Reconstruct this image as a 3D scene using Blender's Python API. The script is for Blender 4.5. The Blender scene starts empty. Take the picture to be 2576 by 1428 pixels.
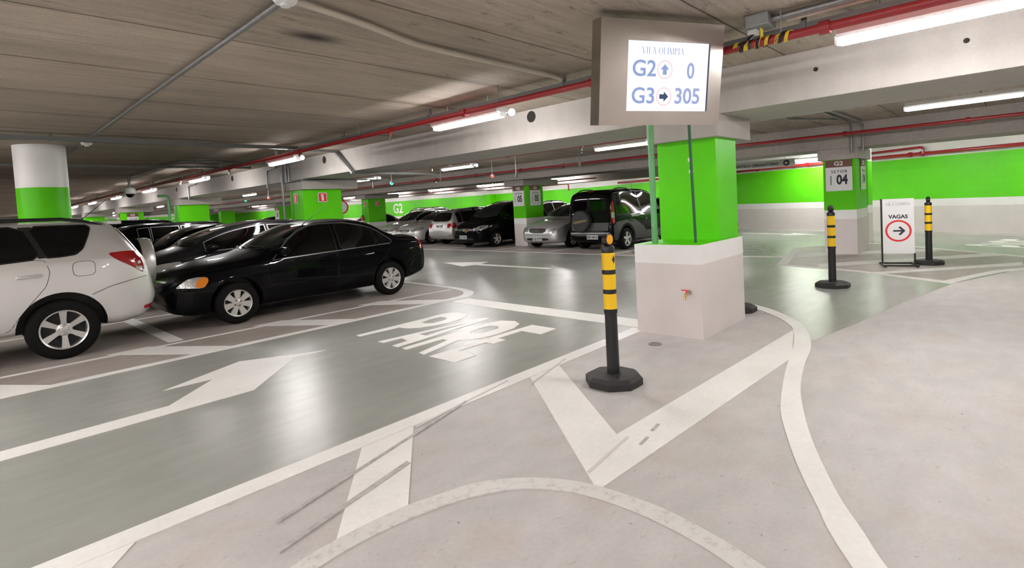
import bpy, bmesh, math, random
import numpy as np
from mathutils import Vector, Matrix
random.seed(7)
S = bpy.context.scene
COL = S.collection
# ------------------------------------------------------------------ camera, world, exposure
F_PX, YAW, PITCH, ROLL, PPY = 1335.41, 0.757956907, -0.04421919, -0.0541181294, 571.486
CAM_H = 1.57
def make_camera():
    fw = Vector((math.cos(YAW)*math.cos(PITCH), math.sin(YAW)*math.cos(PITCH), math.sin(PITCH)))
    r = Vector((math.sin(YAW), -math.cos(YAW), 0)); u = r.cross(fw)
    r2 = r*math.cos(ROLL)+u*math.sin(ROLL); u2 = r2.cross(fw)
    cd = bpy.data.cameras.new('camera'); co = bpy.data.objects.new('camera', cd); COL.objects.link(co)
    m = Matrix((r2, u2, -fw)).transposed().to_4x4(); m.translation = (0, 0, CAM_H)
    co.matrix_world = m
    cd.sensor_fit = 'HORIZONTAL'; cd.sensor_width = 36.0; cd.lens = 36.0*F_PX/2576
    cd.shift_y = -(714-PPY)/2576; cd.clip_start = 0.05; cd.clip_end = 300
    S.camera = co
make_camera()
W = bpy.data.worlds.new('world'); S.world = W; W.use_nodes = True
W.node_tree.nodes['Background'].inputs[0].default_value = (.9, .92, 1, 1)
W.node_tree.nodes['Background'].inputs[1].default_value = 0.0
S.view_settings.view_transform = 'Standard'; S.view_settings.look = 'None'
S.view_settings.gamma = 1; S.view_settings.use_curve_mapping = False
S.view_settings.exposure = 0.62
LAMP_E = 78.0
S.cycles.use_adaptive_sampling = True; S.cycles.adaptive_threshold = .05; S.cycles.adaptive_min_samples = 16
S.cycles.max_bounces = 6; S.cycles.diffuse_bounces = 4; S.cycles.glossy_bounces = 3
S.cycles.caustics_reflective = False; S.cycles.caustics_refractive = False
S.cycles.use_denoising = True; S.cycles.sample_clamp_indirect = 6

# ------------------------------------------------------------------ materials
def mat(name, col, rough=.5, metal=0, coat=0, coat_rough=.05, emit=None, estr=0, noise=None, bump=None, spec=None, aniso=0):
    """noise: list of (scale, detail, amount, stretch xyz); bump: (scale, strength, distance)"""
    m = bpy.data.materials.new(name); m.use_nodes = True
    nt = m.node_tree; b = nt.nodes['Principled BSDF']; N = nt.nodes.new; L = nt.links.new
    b.inputs['Base Color'].default_value = (*col, 1); b.inputs['Roughness'].default_value = rough
    b.inputs['Metallic'].default_value = metal; b.inputs['Coat Weight'].default_value = coat
    b.inputs['Coat Roughness'].default_value = coat_rough
    if spec is not None: b.inputs['Specular IOR Level'].default_value = spec
    if emit:
        b.inputs['Emission Color'].default_value = (*emit, 1); b.inputs['Emission Strength'].default_value = estr
    if noise or bump: tc = N('ShaderNodeTexCoord')
    if noise:
        cur = None
        for sc, det, amt, st in noise:
            mp = N('ShaderNodeMapping'); mp.inputs['Scale'].default_value = st; L(tc.outputs['Object'], mp.inputs['Vector'])
            n = N('ShaderNodeTexNoise'); n.inputs['Scale'].default_value = sc; n.inputs['Detail'].default_value = det
            L(mp.outputs[0], n.inputs['Vector'])
            mr = N('ShaderNodeMapRange'); mr.inputs[1].default_value = .3; mr.inputs[2].default_value = .7
            mr.inputs[3].default_value = 1-amt; mr.inputs[4].default_value = 1+amt; L(n.outputs['Fac'], mr.inputs[0])
            if cur is None: cur = mr.outputs[0]
            else:
                mu = N('ShaderNodeMath'); mu.operation = 'MULTIPLY'; L(cur, mu.inputs[0]); L(mr.outputs[0], mu.inputs[1]); cur = mu.outputs[0]
        vm = N('ShaderNodeVectorMath'); vm.operation = 'SCALE'; vm.inputs[0].default_value = col
        L(cur, vm.inputs['Scale']); L(vm.outputs[0], b.inputs['Base Color']); m['col_out'] = 1
    if bump:
        n = N('ShaderNodeTexNoise'); n.inputs['Scale'].default_value = bump[0]; n.inputs['Detail'].default_value = 3
        L(tc.outputs['Object'], n.inputs['Vector'])
        bp = N('ShaderNodeBump'); bp.inputs['Strength'].default_value = bump[1]; bp.inputs['Distance'].default_value = bump[2]
        L(n.outputs['Fac'], bp.inputs['Height']); L(bp.outputs[0], b.inputs['Normal'])
    return m

def mix_into_color(m, fac_socket, col, blend='MIX'):
    nt = m.node_tree; b = nt.nodes['Principled BSDF']; N = nt.nodes.new; L = nt.links.new
    mx = N('ShaderNodeMix'); mx.data_type = 'RGBA'; mx.blend_type = blend
    inp = b.inputs['Base Color']
    if inp.is_linked: L(inp.links[0].from_socket, mx.inputs[6])
    else: mx.inputs[6].default_value = inp.default_value
    L(fac_socket, mx.inputs[0]); mx.inputs[7].default_value = (*col, 1)
    L(mx.outputs[2], inp)

def thresh_noise(m, scale, st, lo, hi, detail=4, rough=.6, coord='Object', loc=(0, 0, 0)):
    nt = m.node_tree; N = nt.nodes.new; L = nt.links.new
    tc = N('ShaderNodeTexCoord'); mp = N('ShaderNodeMapping'); mp.inputs['Scale'].default_value = st; mp.inputs['Location'].default_value = loc
    L(tc.outputs[coord], mp.inputs['Vector'])
    n = N('ShaderNodeTexNoise'); n.inputs['Scale'].default_value = scale; n.inputs['Detail'].default_value = detail; n.inputs['Roughness'].default_value = rough
    L(mp.outputs[0], n.inputs['Vector'])
    mr = N('ShaderNodeMapRange'); mr.inputs[1].default_value = lo; mr.inputs[2].default_value = hi; L(n.outputs['Fac'], mr.inputs[0])
    return mr.outputs[0]

def math_node(nt, op, a, b=None):
    n = nt.nodes.new('ShaderNodeMath'); n.operation = op
    for i, v in enumerate((a, b)):
        if v is None: continue
        if isinstance(v, (int, float)): n.inputs[i].default_value = v
        else: nt.links.new(v, n.inputs[i])
    return n.outputs[0]

M = {}
# floor concrete: pale worn concrete with scuffs, small dark marks and faint rusty stains
c = M['concrete_floor'] = mat('bare_concrete', (.54, .515, .505), .62, noise=[(.55, 3, .07, (1, 1, 1)), (3.5, 6, .07, (1, 1.6, 1)), (40, 3, .04, (1, 1, 1))], bump=(60, .12, .004))
mix_into_color(c, math_node(c.node_tree, 'MULTIPLY', thresh_noise(c, 7, (1, 2.2, 1), .60, .68, 8, .75), .6), (.33, .30, .28))
mix_into_color(c, math_node(c.node_tree, 'MULTIPLY', thresh_noise(c, 5, (.8, 3.5, 1), .60, .66, 9, .8, loc=(5, 1, 0)), .55), (.64, .62, .61))
f = thresh_noise(c, 1.1, (1, 1, 1), .54, .72, 5, .65, loc=(3, 7, 0)); f = math_node(c.node_tree, 'MULTIPLY', f, .45)
mix_into_color(c, f, (.50, .39, .28))
f = thresh_noise(c, 24, (1, 1, 1), .69, .71, 4, .6, loc=(9, 2, 0)); mix_into_color(c, math_node(c.node_tree, 'MULTIPLY', f, .6), (.10, .085, .08))
# concrete of the parking bays, darker with tyre dirt
c = M['concrete_bay'] = mat('bay_concrete', (.36, .318, .292), .5, noise=[(.7, 4, .16, (1, 1, 1)), (5, 6, .1, (.5, 1.6, 1))], bump=(60, .12, .004))
mix_into_color(c, thresh_noise(c, 5, (1, 2.4, 1), .62, .72, 8, .75), (.19, .16, .145))
# painted lane, green grey epoxy with a fine orange peel
c = M['lane_paint'] = mat('green_grey_floor_paint', (.345, .352, .33), .27, noise=[(.8, 4, .08, (1, 1, 1)), (4, 5, .05, (.5, 2, 1))], bump=(260, .22, .0022), spec=.95)
f = thresh_noise(c, 2.2, (.35, 3, 1), .62, .72, 6, .7); mix_into_color(c, math_node(c.node_tree, 'MULTIPLY', f, .45), (.24, .245, .235))
c = M['white_paint'] = mat('white_floor_paint', (.86, .845, .82), .45, noise=[(2, 5, .05, (1, 1, 1)), (30, 4, .03, (1, 1, 1))], bump=(120, .1, .002))
mix_into_color(c, thresh_noise(c, 9, (1.4, 2.2, 1), .685, .72, 8, .75), (.50, .47, .45))
c = M['worn_paint'] = mat('worn_white_floor_paint', (.70, .685, .66), .55, bump=(120, .15, .002))
mix_into_color(c, thresh_noise(c, 14, (1, 1, 1), .5, .62, 8, .8), (.55, .52, .49))
M['faded_paint'] = mat('faded_white_floor_paint', (.36, .37, .35), .35, noise=[(6, 5, .15, (1, 1, 1))])
M['tyre_mark'] = mat('rubber_tyre_mark', (.46, .44, .43), .5, noise=[(20, 5, .2, (1, 1, 1))])
# ceiling: precast planks, joints every 1.36 m running along X
def ceiling_mat():
    m = mat('precast_concrete_ceiling', (.40, .34, .28), .85, noise=[(1.0, 4, .17, (.35, 1, 1)), (8, 6, .13, (.18, 2.2, 1)), (45, 3, .05, (.5, 1, 1))], bump=(30, .25, .008))
    nt = m.node_tree; N = nt.nodes.new; L = nt.links.new
    tc = N('ShaderNodeTexCoord'); sp = N('ShaderNodeSeparateXYZ'); L(tc.outputs['Object'], sp.inputs[0])
    y = sp.outputs[1]
    u = math_node(nt, 'DIVIDE', math_node(nt, 'SUBTRACT', y, 1.73), 1.362)
    # wobble of the joint
    wn = N('ShaderNodeTexNoise'); wn.inputs['Scale'].default_value = 3; L(tc.outputs['Object'], wn.inputs['Vector'])
    u = math_node(nt, 'ADD', u, math_node(nt, 'MULTIPLY', math_node(nt, 'SUBTRACT', wn.outputs['Fac'], .5), .012))
    fr = math_node(nt, 'ABSOLUTE', math_node(nt, 'SUBTRACT', math_node(nt, 'FRACT', math_node(nt, 'ADD', u, .5)), .5))
    line = math_node(nt, 'LESS_THAN', fr, .0065)
    # each plank a slightly different shade
    fl = math_node(nt, 'FLOOR', u); wnz = N('ShaderNodeTexWhiteNoise'); wnz.noise_dimensions = '1D'; L(fl, wnz.inputs['W'])
    b = nt.nodes['Principled BSDF']; src = b.inputs['Base Color'].links[0].from_socket
    vm = N('ShaderNodeVectorMath'); vm.operation = 'SCALE'; L(src, vm.inputs[0])
    L(math_node(nt, 'ADD', .93, math_node(nt, 'MULTIPLY', wnz.outputs['Value'], .16)), vm.inputs['Scale']); L(vm.outputs[0], b.inputs['Base Color'])
    # stained band beside the joints
    band = N('ShaderNodeMapRange'); band.inputs[1].default_value = .0; band.inputs[2].default_value = .10; band.inputs[3].default_value = .5; band.inputs[4].default_value = 0
    L(fr, band.inputs[0])
    st = thresh_noise(m, 1.6, (.5, 1.5, 1), .45, .62, 4, .6)
    mix_into_color(m, math_node(nt, 'MULTIPLY', band.outputs[0], st), (.13, .085, .05))
    # black mottling, strongest on the planks over the lane
    rng = N('ShaderNodeMapRange'); rng.interpolation_type = 'SMOOTHSTEP'
    rng.inputs[1].default_value = 4.8; rng.inputs[2].default_value = 4.3; L(y, rng.inputs[0])
    mt = thresh_noise(m, 7.5, (.35, 1.5, 1), .56, .64, 9, .85)
    mix_into_color(m, math_node(nt, 'MULTIPLY', math_node(nt, 'MULTIPLY', mt, rng.outputs[0]), .75), (.07, .062, .055))
    # soot spot
    vs = N('ShaderNodeVectorMath'); vs.operation = 'MULTIPLY_ADD'; L(tc.outputs['Object'], vs.inputs[0])
    vs.inputs[1].default_value = (1, 2.2, 0); vs.inputs[2].default_value = (-2.07, -4.02*2.2, 0)
    ln = N('ShaderNodeVectorMath'); ln.operation = 'LENGTH'; L(vs.outputs[0], ln.inputs[0])
    sr = N('ShaderNodeMapRange'); sr.interpolation_type = 'SMOOTHSTEP'; sr.inputs[1].default_value = .36; sr.inputs[2].default_value = .0; sr.inputs[3].default_value = 0; sr.inputs[4].default_value = .95
    L(ln.outputs['Value'], sr.inputs[0]); mix_into_color(m, sr.outputs[0], (.012, .01, .009))
    mix_into_color(m, math_node(nt, 'MULTIPLY', line, .85), (.06, .045, .03))
    return m
M['ceiling'] = ceiling_mat()
c = M['beam'] = mat('beam_concrete', (.42, .395, .37), .7, noise=[(.9, 4, .07, (1, 1, 1)), (6, 5, .05, (1, 1, .4)), (50, 2, .03, (1, 1, 1))], bump=(40, .15, .004))
f = thresh_noise(c, 1.6, (1, 1, .5), .58, .72, 5, .65); mix_into_color(c, math_node(c.node_tree, 'MULTIPLY', f, .4), (.40, .34, .29))
M['beam_far'] = mat('raw_beam_concrete', (.40, .37, .345), .8, noise=[(1.2, 4, .1, (1, 1, 1)), (12, 5, .08, (1, 1, 1))], bump=(40, .15, .004))
M['green'] = mat('green_wall_paint', (.105, .62, .002), .45, spec=.22, noise=[(3, 4, .04, (1, 1, 1))], bump=(60, .08, .003))
M['white_wall'] = mat('white_wall_paint', (.88, .875, .86), .5, noise=[(3, 4, .03, (1, 1, 1))], bump=(60, .08, .003))
M['grey_wall'] = mat('warm_grey_wall_paint', (.73, .67, .655), .5, noise=[(2, 4, .04, (1, 1, 1))], bump=(60, .1, .003))
def block_mat(name, col, dark, amt=.16):
    m = mat(name, col, .5, noise=[(2, 4, .04, (1, 1, 1))])
    nt = m.node_tree; N = nt.nodes.new; L = nt.links.new
    tc = N('ShaderNodeTexCoord'); sp = N('ShaderNodeSeparateXYZ'); L(tc.outputs['Object'], sp.inputs[0])
    cb = N('ShaderNodeCombineXYZ'); L(sp.outputs[1], cb.inputs[0]); L(sp.outputs[2], cb.inputs[1])
    br = N('ShaderNodeTexBrick'); L(cb.outputs[0], br.inputs['Vector']); br.inputs['Scale'].default_value = 1
    br.inputs['Brick Width'].default_value = .4; br.inputs['Row Height'].default_value = .2; br.inputs['Mortar Size'].default_value = .006
    mix_into_color(m, math_node(nt, 'MULTIPLY', br.outputs['Fac'], amt), dark)
    bp = N('ShaderNodeBump'); bp.invert = True; bp.inputs['Strength'].default_value = .5; bp.inputs['Distance'].default_value = .003; L(br.outputs['Fac'], bp.inputs['Height']); L(bp.outputs[0], nt.nodes['Principled BSDF'].inputs['Normal'])
    return m
M['green_block'] = block_mat('green_painted_block', (.105, .62, .002), (.06, .42, .003))
M['grey_block'] = block_mat('grey_painted_block', (.67, .63, .61), (.48, .45, .43))
M['white_block'] = block_mat('white_painted_block', (.80, .795, .78), (.7, .69, .68))
M['red_pipe'] = mat('red_pipe_paint', (.33, .012, .018), .35, coat=.3)
M['galv'] = mat('galvanised_steel', (.28, .285, .285), .4, .7, noise=[(20, 3, .1, (1, 1, 1))])
M['tray'] = mat('grey_cable_channel', (.17, .175, .175), .45, .3)
M['conduit_beige'] = mat('beige_conduit', (.50, .45, .38), .5)
M['green_pipe'] = mat('pale_green_pipe', (.14, .42, .17), .4)
M['green_cable'] = mat('dark_green_cable', (.012, .12, .045), .4)
M['black_plastic'] = mat('black_plastic', (.012, .012, .012), .35)
M['rubber'] = mat('black_rubber', (.022, .020, .021), .62, noise=[(8, 5, .25, (1, 1, 1))], bump=(80, .3, .003))
M['post_black'] = mat('matt_black_post', (.010, .010, .011), .38, noise=[(60, 2, .3, (1, 1, 1))])
M['yellow'] = mat('yellow_reflective_band', (.96, .60, .006), .4)
M['amber'] = mat('amber_reflector', (.95, .43, .01), .3, coat=.5)
M['steel'] = mat('brushed_stainless_steel', (.50, .465, .43), .19, 1.0, noise=[(3, 3, .05, (1, 1, 1))])
def brush(m):
    nt = m.node_tree; N = nt.nodes.new; L = nt.links.new; b = nt.nodes['Principled BSDF']
    tc = N('ShaderNodeTexCoord'); mp = N('ShaderNodeMapping'); mp.inputs['Scale'].default_value = (3, 3, 260); L(tc.outputs['Object'], mp.inputs[0])
    n = N('ShaderNodeTexNoise'); n.inputs['Scale'].default_value = 1; L(mp.outputs[0], n.inputs['Vector'])
    bp = N('ShaderNodeBump'); bp.inputs['Strength'].default_value = .07; bp.inputs['Distance'].default_value = .001; L(n.outputs['Fac'], bp.inputs['Height'])
    L(bp.outputs[0], b.inputs['Normal'])
brush(M['steel'])
M['screen'] = mat('lit_screen', (.01, .01, .01), .6, spec=.1, emit=(.93, .96, 1.0), estr=.9)
M['screen_blue'] = mat('lit_blue_symbol', (.01, .01, .01), .6, spec=.1, emit=(.27, .35, .62), estr=.72)
M['screen_pale'] = mat('lit_pale_symbol', (.01, .01, .01), .6, spec=.1, emit=(.36, .43, .74), estr=.62)
M['screen_dark'] = mat('dark_symbol', (.01, .01, .01), .6, spec=.1, emit=(.05, .08, .16), estr=.6)
M['screen_pink'] = mat('lit_pink_ring', (.01, .01, .01), .6, spec=.1, emit=(.95, .50, .64), estr=.6)
M['screen_faint'] = mat('lit_faint_lettering', (.01, .01, .01), .6, spec=.1, emit=(.80, .84, 1.0), estr=.62)
M['screen_edge'] = mat('navy_screen_edge', (.01, .008, .06), .3)
M['lamp'] = mat('lit_fluorescent_tube', (.9, .9, .9), .4, emit=(1.0, .962, .945), estr=LAMP_E)
M['lamp_case'] = mat('white_lamp_case', (.82, .82, .82), .4)
M['lamp_dome'] = mat('lit_indicator_lamp', (.9, .9, .9), .4, emit=(1.0, .95, .95), estr=4)
M['red_lamp'] = mat('lit_red_sensor', (.8, .05, .03), .4, emit=(1, .08, .05), estr=1.6)
M['green_lamp'] = mat('lit_green_sensor', (.05, .8, .4), .4, emit=(.05, .9, .5), estr=1.2)
M['white_plastic'] = mat('white_plastic', (.75, .75, .74), .4)
M['sign_white'] = mat('white_sign_face', (.80, .80, .80), .4)
M['sign_brown'] = mat('brown_sign_header', (.17, .075, .05), .5)
M['ink'] = mat('dark_sign_ink', (.02, .02, .035), .5)
M['ink_brown'] = mat('brown_grey_sign_ink', (.30, .24, .22), .5)
M['sign_red'] = mat('red_sign_ink', (.72, .025, .03), .4)
M['sign_grey'] = mat('grey_sign_face', (.66, .66, .67), .5)
M['ext_red'] = mat('extinguisher_red', (.42, .02, .018), .3, coat=.4)
M['brass'] = mat('brass', (.62, .42, .16), .3, 1.0)
M['chrome'] = mat('chrome', (.75, .75, .75), .12, 1.0)
M['tape_y'] = mat('yellow_hazard_tape', (.72, .55, .03), .5)
M['dark_hole'] = mat('dark_hole', (.02, .018, .016), .9)
# cars
M['black_car'] = mat('black_car_paint', (.0022, .002, .0026), .35, 0, coat=.24, coat_rough=.03, spec=.03)
M['dark_car'] = mat('charcoal_car_paint', (.010, .0095, .011), .35, .1, coat=.35, coat_rough=.03, spec=.1)
M['silver_car'] = mat('silver_car_paint', (.72, .705, .70), .36, .6, coat=1, coat_rough=.04)
M['silver_blue'] = mat('steel_silver_car_paint', (.62, .63, .65), .34, .75, coat=1, coat_rough=.04)
M['grey_car'] = mat('grey_car_paint', (.30, .31, .33), .34, .7, coat=1, coat_rough=.04)
M['white_car'] = mat('white_silver_car_paint', (.48, .47, .465), .36, .6, coat=1, coat_rough=.04)
M['cladding'] = mat('dark_grey_cladding', (.055, .054, .057), .5)
M['trim_black'] = mat('black_trim', (.008, .008, .008), .45)
M['seam'] = mat('dark_seam', (.004, .004, .004), .7)
M['glass'] = mat('tinted_car_glass', (.0015, .0017, .0017), .05, 0, coat=.3, coat_rough=.02, spec=.3)
M['glass_ws'] = mat('clear_car_glass', (.012, .017, .015), .05, 0, coat=.6, coat_rough=.02, spec=.4)
M['tyre'] = mat('tyre_rubber', (.006, .0055, .0055), .75, spec=.15, bump=(90, .2, .003))
M['rim'] = mat('alloy_rim', (.62, .61, .60), .32, .75)
M['hub'] = mat('silver_hubcap', (.56, .55, .53), .38, .5)
M['rim_dark'] = mat('dark_rim_recess', (.012, .012, .012), .6)
M['lens'] = mat('clear_lamp_lens', (.40, .40, .39), .12, .55, coat=1, bump=(55, .5, .01))
M['lens_amber'] = mat('amber_lamp_lens', (.80, .24, .01), .15, .2, coat=1)
M['lens_red'] = mat('red_lamp_lens', (.30, .005, .009), .14, 0, coat=.7, noise=[(60, 2, .15, (1, 1, 1))])
M['plate'] = mat('grey_licence_plate', (.55, .55, .55), .4)
M['grille'] = mat('dark_grille', (.012, .012, .012), .4)

# ------------------------------------------------------------------ mesh helpers
class MB:
    def __init__(s): s.v = []; s.f = []; s.m = []
    def add(s, verts, faces, mi=0):
        o = len(s.v); s.v += [tuple(p) for p in verts]; s.f += [tuple(i+o for i in f) for f in faces]; s.m += [mi]*len(faces); return s
    def box(s, a, b, mi=0):
        (x0, y0, z0), (x1, y1, z1) = a, b
        v = [(x0, y0, z0), (x1, y0, z0), (x1, y1, z0), (x0, y1, z0), (x0, y0, z1), (x1, y0, z1), (x1, y1, z1), (x0, y1, z1)]
        return s.add(v, [(3, 2, 1, 0), (4, 5, 6, 7), (0, 1, 5, 4), (1, 2, 6, 5), (2, 3, 7, 6), (3, 0, 4, 7)], mi)
    def prism(s, poly, z0, z1, mi=0, xf=None):
        n = len(poly); v = [(x, y, z0) for x, y in poly]+[(x, y, z1) for x, y in poly]
        if xf: v = [tuple(xf @ Vector(p)) for p in v]
        return s.add(v, [tuple(range(n-1, -1, -1)), tuple(range(n, 2*n))]+[(i, (i+1) % n, n+(i+1) % n, n+i) for i in range(n)], mi)
    def lathe(s, prof, n=24, mi=0, xf=None, cap=True):
        v = []; f = []
        for r, z in prof:
            for k in range(n):
                a = 2*math.pi*k/n; p = (r*math.cos(a), r*math.sin(a), z); v.append(tuple(xf @ Vector(p)) if xf else p)
        for i in range(len(prof)-1):
            for k in range(n): f.append((i*n+k, i*n+(k+1) % n, (i+1)*n+(k+1) % n, (i+1)*n+k))
        if cap:
            f.append(tuple(range(n-1, -1, -1))); o = (len(prof)-1)*n; f.append(tuple(range(o, o+n)))
        return s.add(v, f, mi)
    def tube(s, pts, r, n=10, mi=0, bend=0):
        pts = [Vector(p) for p in pts]
        if bend and len(pts) > 2:
            out = [pts[0]]
            for i in range(1, len(pts)-1):
                a, b, c_ = pts[i-1], pts[i], pts[i+1]; d0 = (a-b); d1 = (c_-b); l0 = min(bend, d0.length*.45); l1 = min(bend, d1.length*.45)
                p0 = b+d0.normalized()*l0; p1 = b+d1.normalized()*l1
                for k in range(6): t = k/5; out.append(p0*(1-t)**2+b*2*t*(1-t)+p1*t*t)
            out.append(pts[-1]); pts = out
        v = []; f = []; up = None
        for i, p in enumerate(pts):
            d = (pts[min(i+1, len(pts)-1)]-pts[max(i-1, 0)]).normalized()
            if up is None: up = Vector((0, 0, 1)) if abs(d.z) < .9 else Vector((1, 0, 0))
            sd = d.cross(up).normalized(); up = sd.cross(d).normalized()
            rr = r[i] if isinstance(r, (list, tuple)) else r
            for k in range(n):
                a = 2*math.pi*k/n; v.append(tuple(p+sd*(math.cos(a)*rr)+up*(math.sin(a)*rr)))
        for i in range(len(pts)-1):
            for k in range(n): f.append((i*n+k, i*n+(k+1) % n, (i+1)*n+(k+1) % n, (i+1)*n+k))
        f.append(tuple(range(n-1, -1, -1))); o = (len(pts)-1)*n; f.append(tuple(range(o, o+n)))
        return s.add(v, f, mi)
    def sphere(s, c_, r, n=16, m=10, mi=0, sc=(1, 1, 1), zmin=-1):
        prof = []
        for i in range(m+1):
            t = -math.pi/2+math.pi*i/m
            if math.sin(t) < zmin: continue
            prof.append((max(r*math.cos(t), 1e-4), r*math.sin(t)))
        x = Matrix.Translation(c_) @ Matrix.Diagonal((*sc, 1))
        return s.lathe(prof, n, mi, x)
    def mesh(s, name, mats, smooth=False, bevel=0):
        me = bpy.data.meshes.new(name); me.from_pydata(s.v, [], s.f)
        for mm in mats: me.materials.append(M[mm] if isinstance(mm, str) else mm)
        if len(mats) > 1: me.polygons.foreach_set('material_index', s.m)
        bm = bmesh.new(); bm.from_mesh(me)
        if bevel:
            bmesh.ops.recalc_face_normals(bm, faces=bm.faces)
            eds = [e for e in bm.edges if len(e.link_faces) == 2 and e.calc_face_angle(0) > .5]
            bmesh.ops.bevel(bm, geom=eds, offset=bevel, segments=2, affect='EDGES', profile=.6)
        bmesh.ops.recalc_face_normals(bm, faces=bm.faces)
        bm.to_mesh(me); bm.free()
        if smooth:
            me.polygons.foreach_set('use_smooth', [True]*len(me.polygons)); me.set_sharp_from_angle(angle=math.radians(38 if smooth is True else smooth))
        return me
    def build(s, name, mats, parent=None, smooth=False, bevel=0, loc=None):
        if isinstance(mats, str): mats = [mats]
        o = bpy.data.objects.new(name, s.mesh(name, mats, smooth, bevel)); COL.objects.link(o)
        if parent: o.parent = parent
        if loc: o.location = loc
        return o

def tag(o, label=None, cat=None, group=None, kind=None):
    if label: o['label'] = label
    if cat: o['category'] = cat
    if group: o['group'] = group
    if kind: o['kind'] = kind
    return o
def empty(name, loc, label, cat, group=None, rz=0):
    o = bpy.data.objects.new(name, None); COL.objects.link(o); o.location = loc; o.rotation_euler.z = rz
    o.empty_display_size = .1
    return tag(o, label, cat, group)
def dup(root, loc, rz=None, label=None, group=None):
    r = root.copy(); COL.objects.link(r); r.location = loc
    if rz is not None: r.rotation_euler.z = rz
    if label: r['label'] = label
    if group: r['group'] = group
    for ch in list(root.children):
        k = ch.copy(); COL.objects.link(k); k.parent = r
        for g in list(ch.children):
            d = g.copy(); COL.objects.link(d); d.parent = k
    return r
def place_mesh(name, me, parent, mtx=None):
    o = bpy.data.objects.new(name, me); COL.objects.link(o); o.parent = parent
    if mtx is not None: o.matrix_local = mtx
    return o

_text_cache = {}
def text_mesh(txt, size, material, bold=0, depth=.002, sx=1, space=1):
    key = (txt, size, material, bold, depth, sx, space)
    if key in _text_cache: return _text_cache[key]
    cu = bpy.data.curves.new('lettering', 'FONT'); cu.body = txt; cu.size = size; cu.align_x = 'CENTER'; cu.align_y = 'CENTER'
    cu.offset = bold; cu.extrude = depth; cu.space_character = space; cu.resolution_u = 4
    ob = bpy.data.objects.new('lettering', cu); COL.objects.link(ob)
    bpy.context.view_layer.update()
    me = bpy.data.meshes.new_from_object(ob.evaluated_get(bpy.context.evaluated_depsgraph_get()))
    bpy.data.objects.remove(ob)
    me.transform(Matrix.Diagonal((sx, 1, 1, 1)))
    me.materials.clear(); me.materials.append(M[material])
    _text_cache[key] = me
    return me
def frame(o, right, up):
    r = Vector(right).normalized(); u = Vector(up).normalized(); n = r.cross(u)
    m = Matrix((r, u, n)).transposed().to_4x4(); m.translation = o; return m

# strokes of serif capitals, for the mall name on its signs: rectangles and bars as polygons in a unit em
def serif_word(word, h):
    mb = MB(); x = 0
    t, th, sw = .035*h, .12*h, .30*h
    def serif(cx, y, w=.30): mb.prism([(cx-w*h/2, y), (cx+w*h/2, y), (cx+w*h/2, y+t), (cx-w*h/2, y+t)], 0, .002)
    def bar(x0, y0, x1, y1, w): mb.prism([(x0-w/2, y0), (x0+w/2, y0), (x1+w/2, y1), (x1-w/2, y1)], 0, .002)
    def arc(cx, cy, rx, ry, a0, a1, w0, w1, n=20):
        P = []; Q = []
        for i in range(n+1):
            a = a0+(a1-a0)*i/n; k = abs(math.cos(a)); w = w0+(w1-w0)*k
            P.append((cx+(rx)*math.cos(a), cy+(ry)*math.sin(a))); Q.append((cx+(rx-w)*math.cos(a), cy+(ry-min(w, w0*1.2))*math.sin(a)))
        for i in range(n): mb.prism([P[i], P[i+1], Q[i+1], Q[i]], 0, .002)
    for ch in word:
        if ch == ' ': x += .35*h; continue
        if ch == 'V': bar(x+.36*h, 0, x+.10*h, h, th); bar(x+.36*h, 0, x+.62*h, h, t); serif(x+.10*h, h-t); serif(x+.62*h, h-t, .24); x += .74*h
        elif ch in 'IÍ':
            bar(x+.16*h, 0, x+.16*h, h, th); serif(x+.16*h, 0); serif(x+.16*h, h-t)
            if ch == 'Í': bar(x+.14*h, h*1.08, x+.25*h, h*1.25, .07*h)
            x += .36*h
        elif ch == 'L': bar(x+.16*h, 0, x+.16*h, h, th); serif(x+.16*h, h-t); mb.prism([(x, 0), (x+.55*h, 0), (x+.58*h, .22*h), (x+.53*h, .10*h), (x+.45*h, t), (x, t)], 0, .002); x += .64*h
        elif ch == 'A': bar(x+.10*h, 0, x+.36*h, h, t); bar(x+.62*h, 0, x+.36*h, h, th); serif(x+.10*h, 0, .22); serif(x+.62*h, 0, .28); mb.prism([(x+.2*h, .3*h), (x+.52*h, .3*h), (x+.52*h, .3*h+t), (x+.2*h, .3*h+t)], 0, .002); x += .76*h
        elif ch == 'O': arc(x+.40*h, .5*h, .38*h, .52*h, 0, 2*math.pi, .035*h, .13*h, 32); x += .84*h
        elif ch == 'M':
            bar(x+.10*h, 0, x+.12*h, h, t); bar(x+.42*h, 0, x+.12*h, h, th); bar(x+.42*h, 0, x+.74*h, h, t); bar(x+.76*h, 0, x+.76*h, h, th)
            serif(x+.10*h, 0, .22); serif(x+.76*h, 0, .26); serif(x+.08*h, h-t, .2); serif(x+.78*h, h-t, .2); x += .94*h
        elif ch == 'P': bar(x+.14*h, 0, x+.14*h, h, th); serif(x+.14*h, 0); serif(x+.12*h, h-t, .22); arc(x+.2*h, .74*h, .34*h, .26*h, -math.pi/2, math.pi/2, .035*h, .11*h, 16); x += .60*h
        x += .03*h
    mb.v = [(p[0]-x/2, p[1]-h/2, p[2]) for p in mb.v]
    return mb, x
def serif_mesh(word, h, width, material):
    mb, w = serif_word(word, h); k = width/w
    mb.v = [(p[0]*k, p[1], p[2]) for p in mb.v]
    return mb.mesh('lettering', [material])
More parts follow.
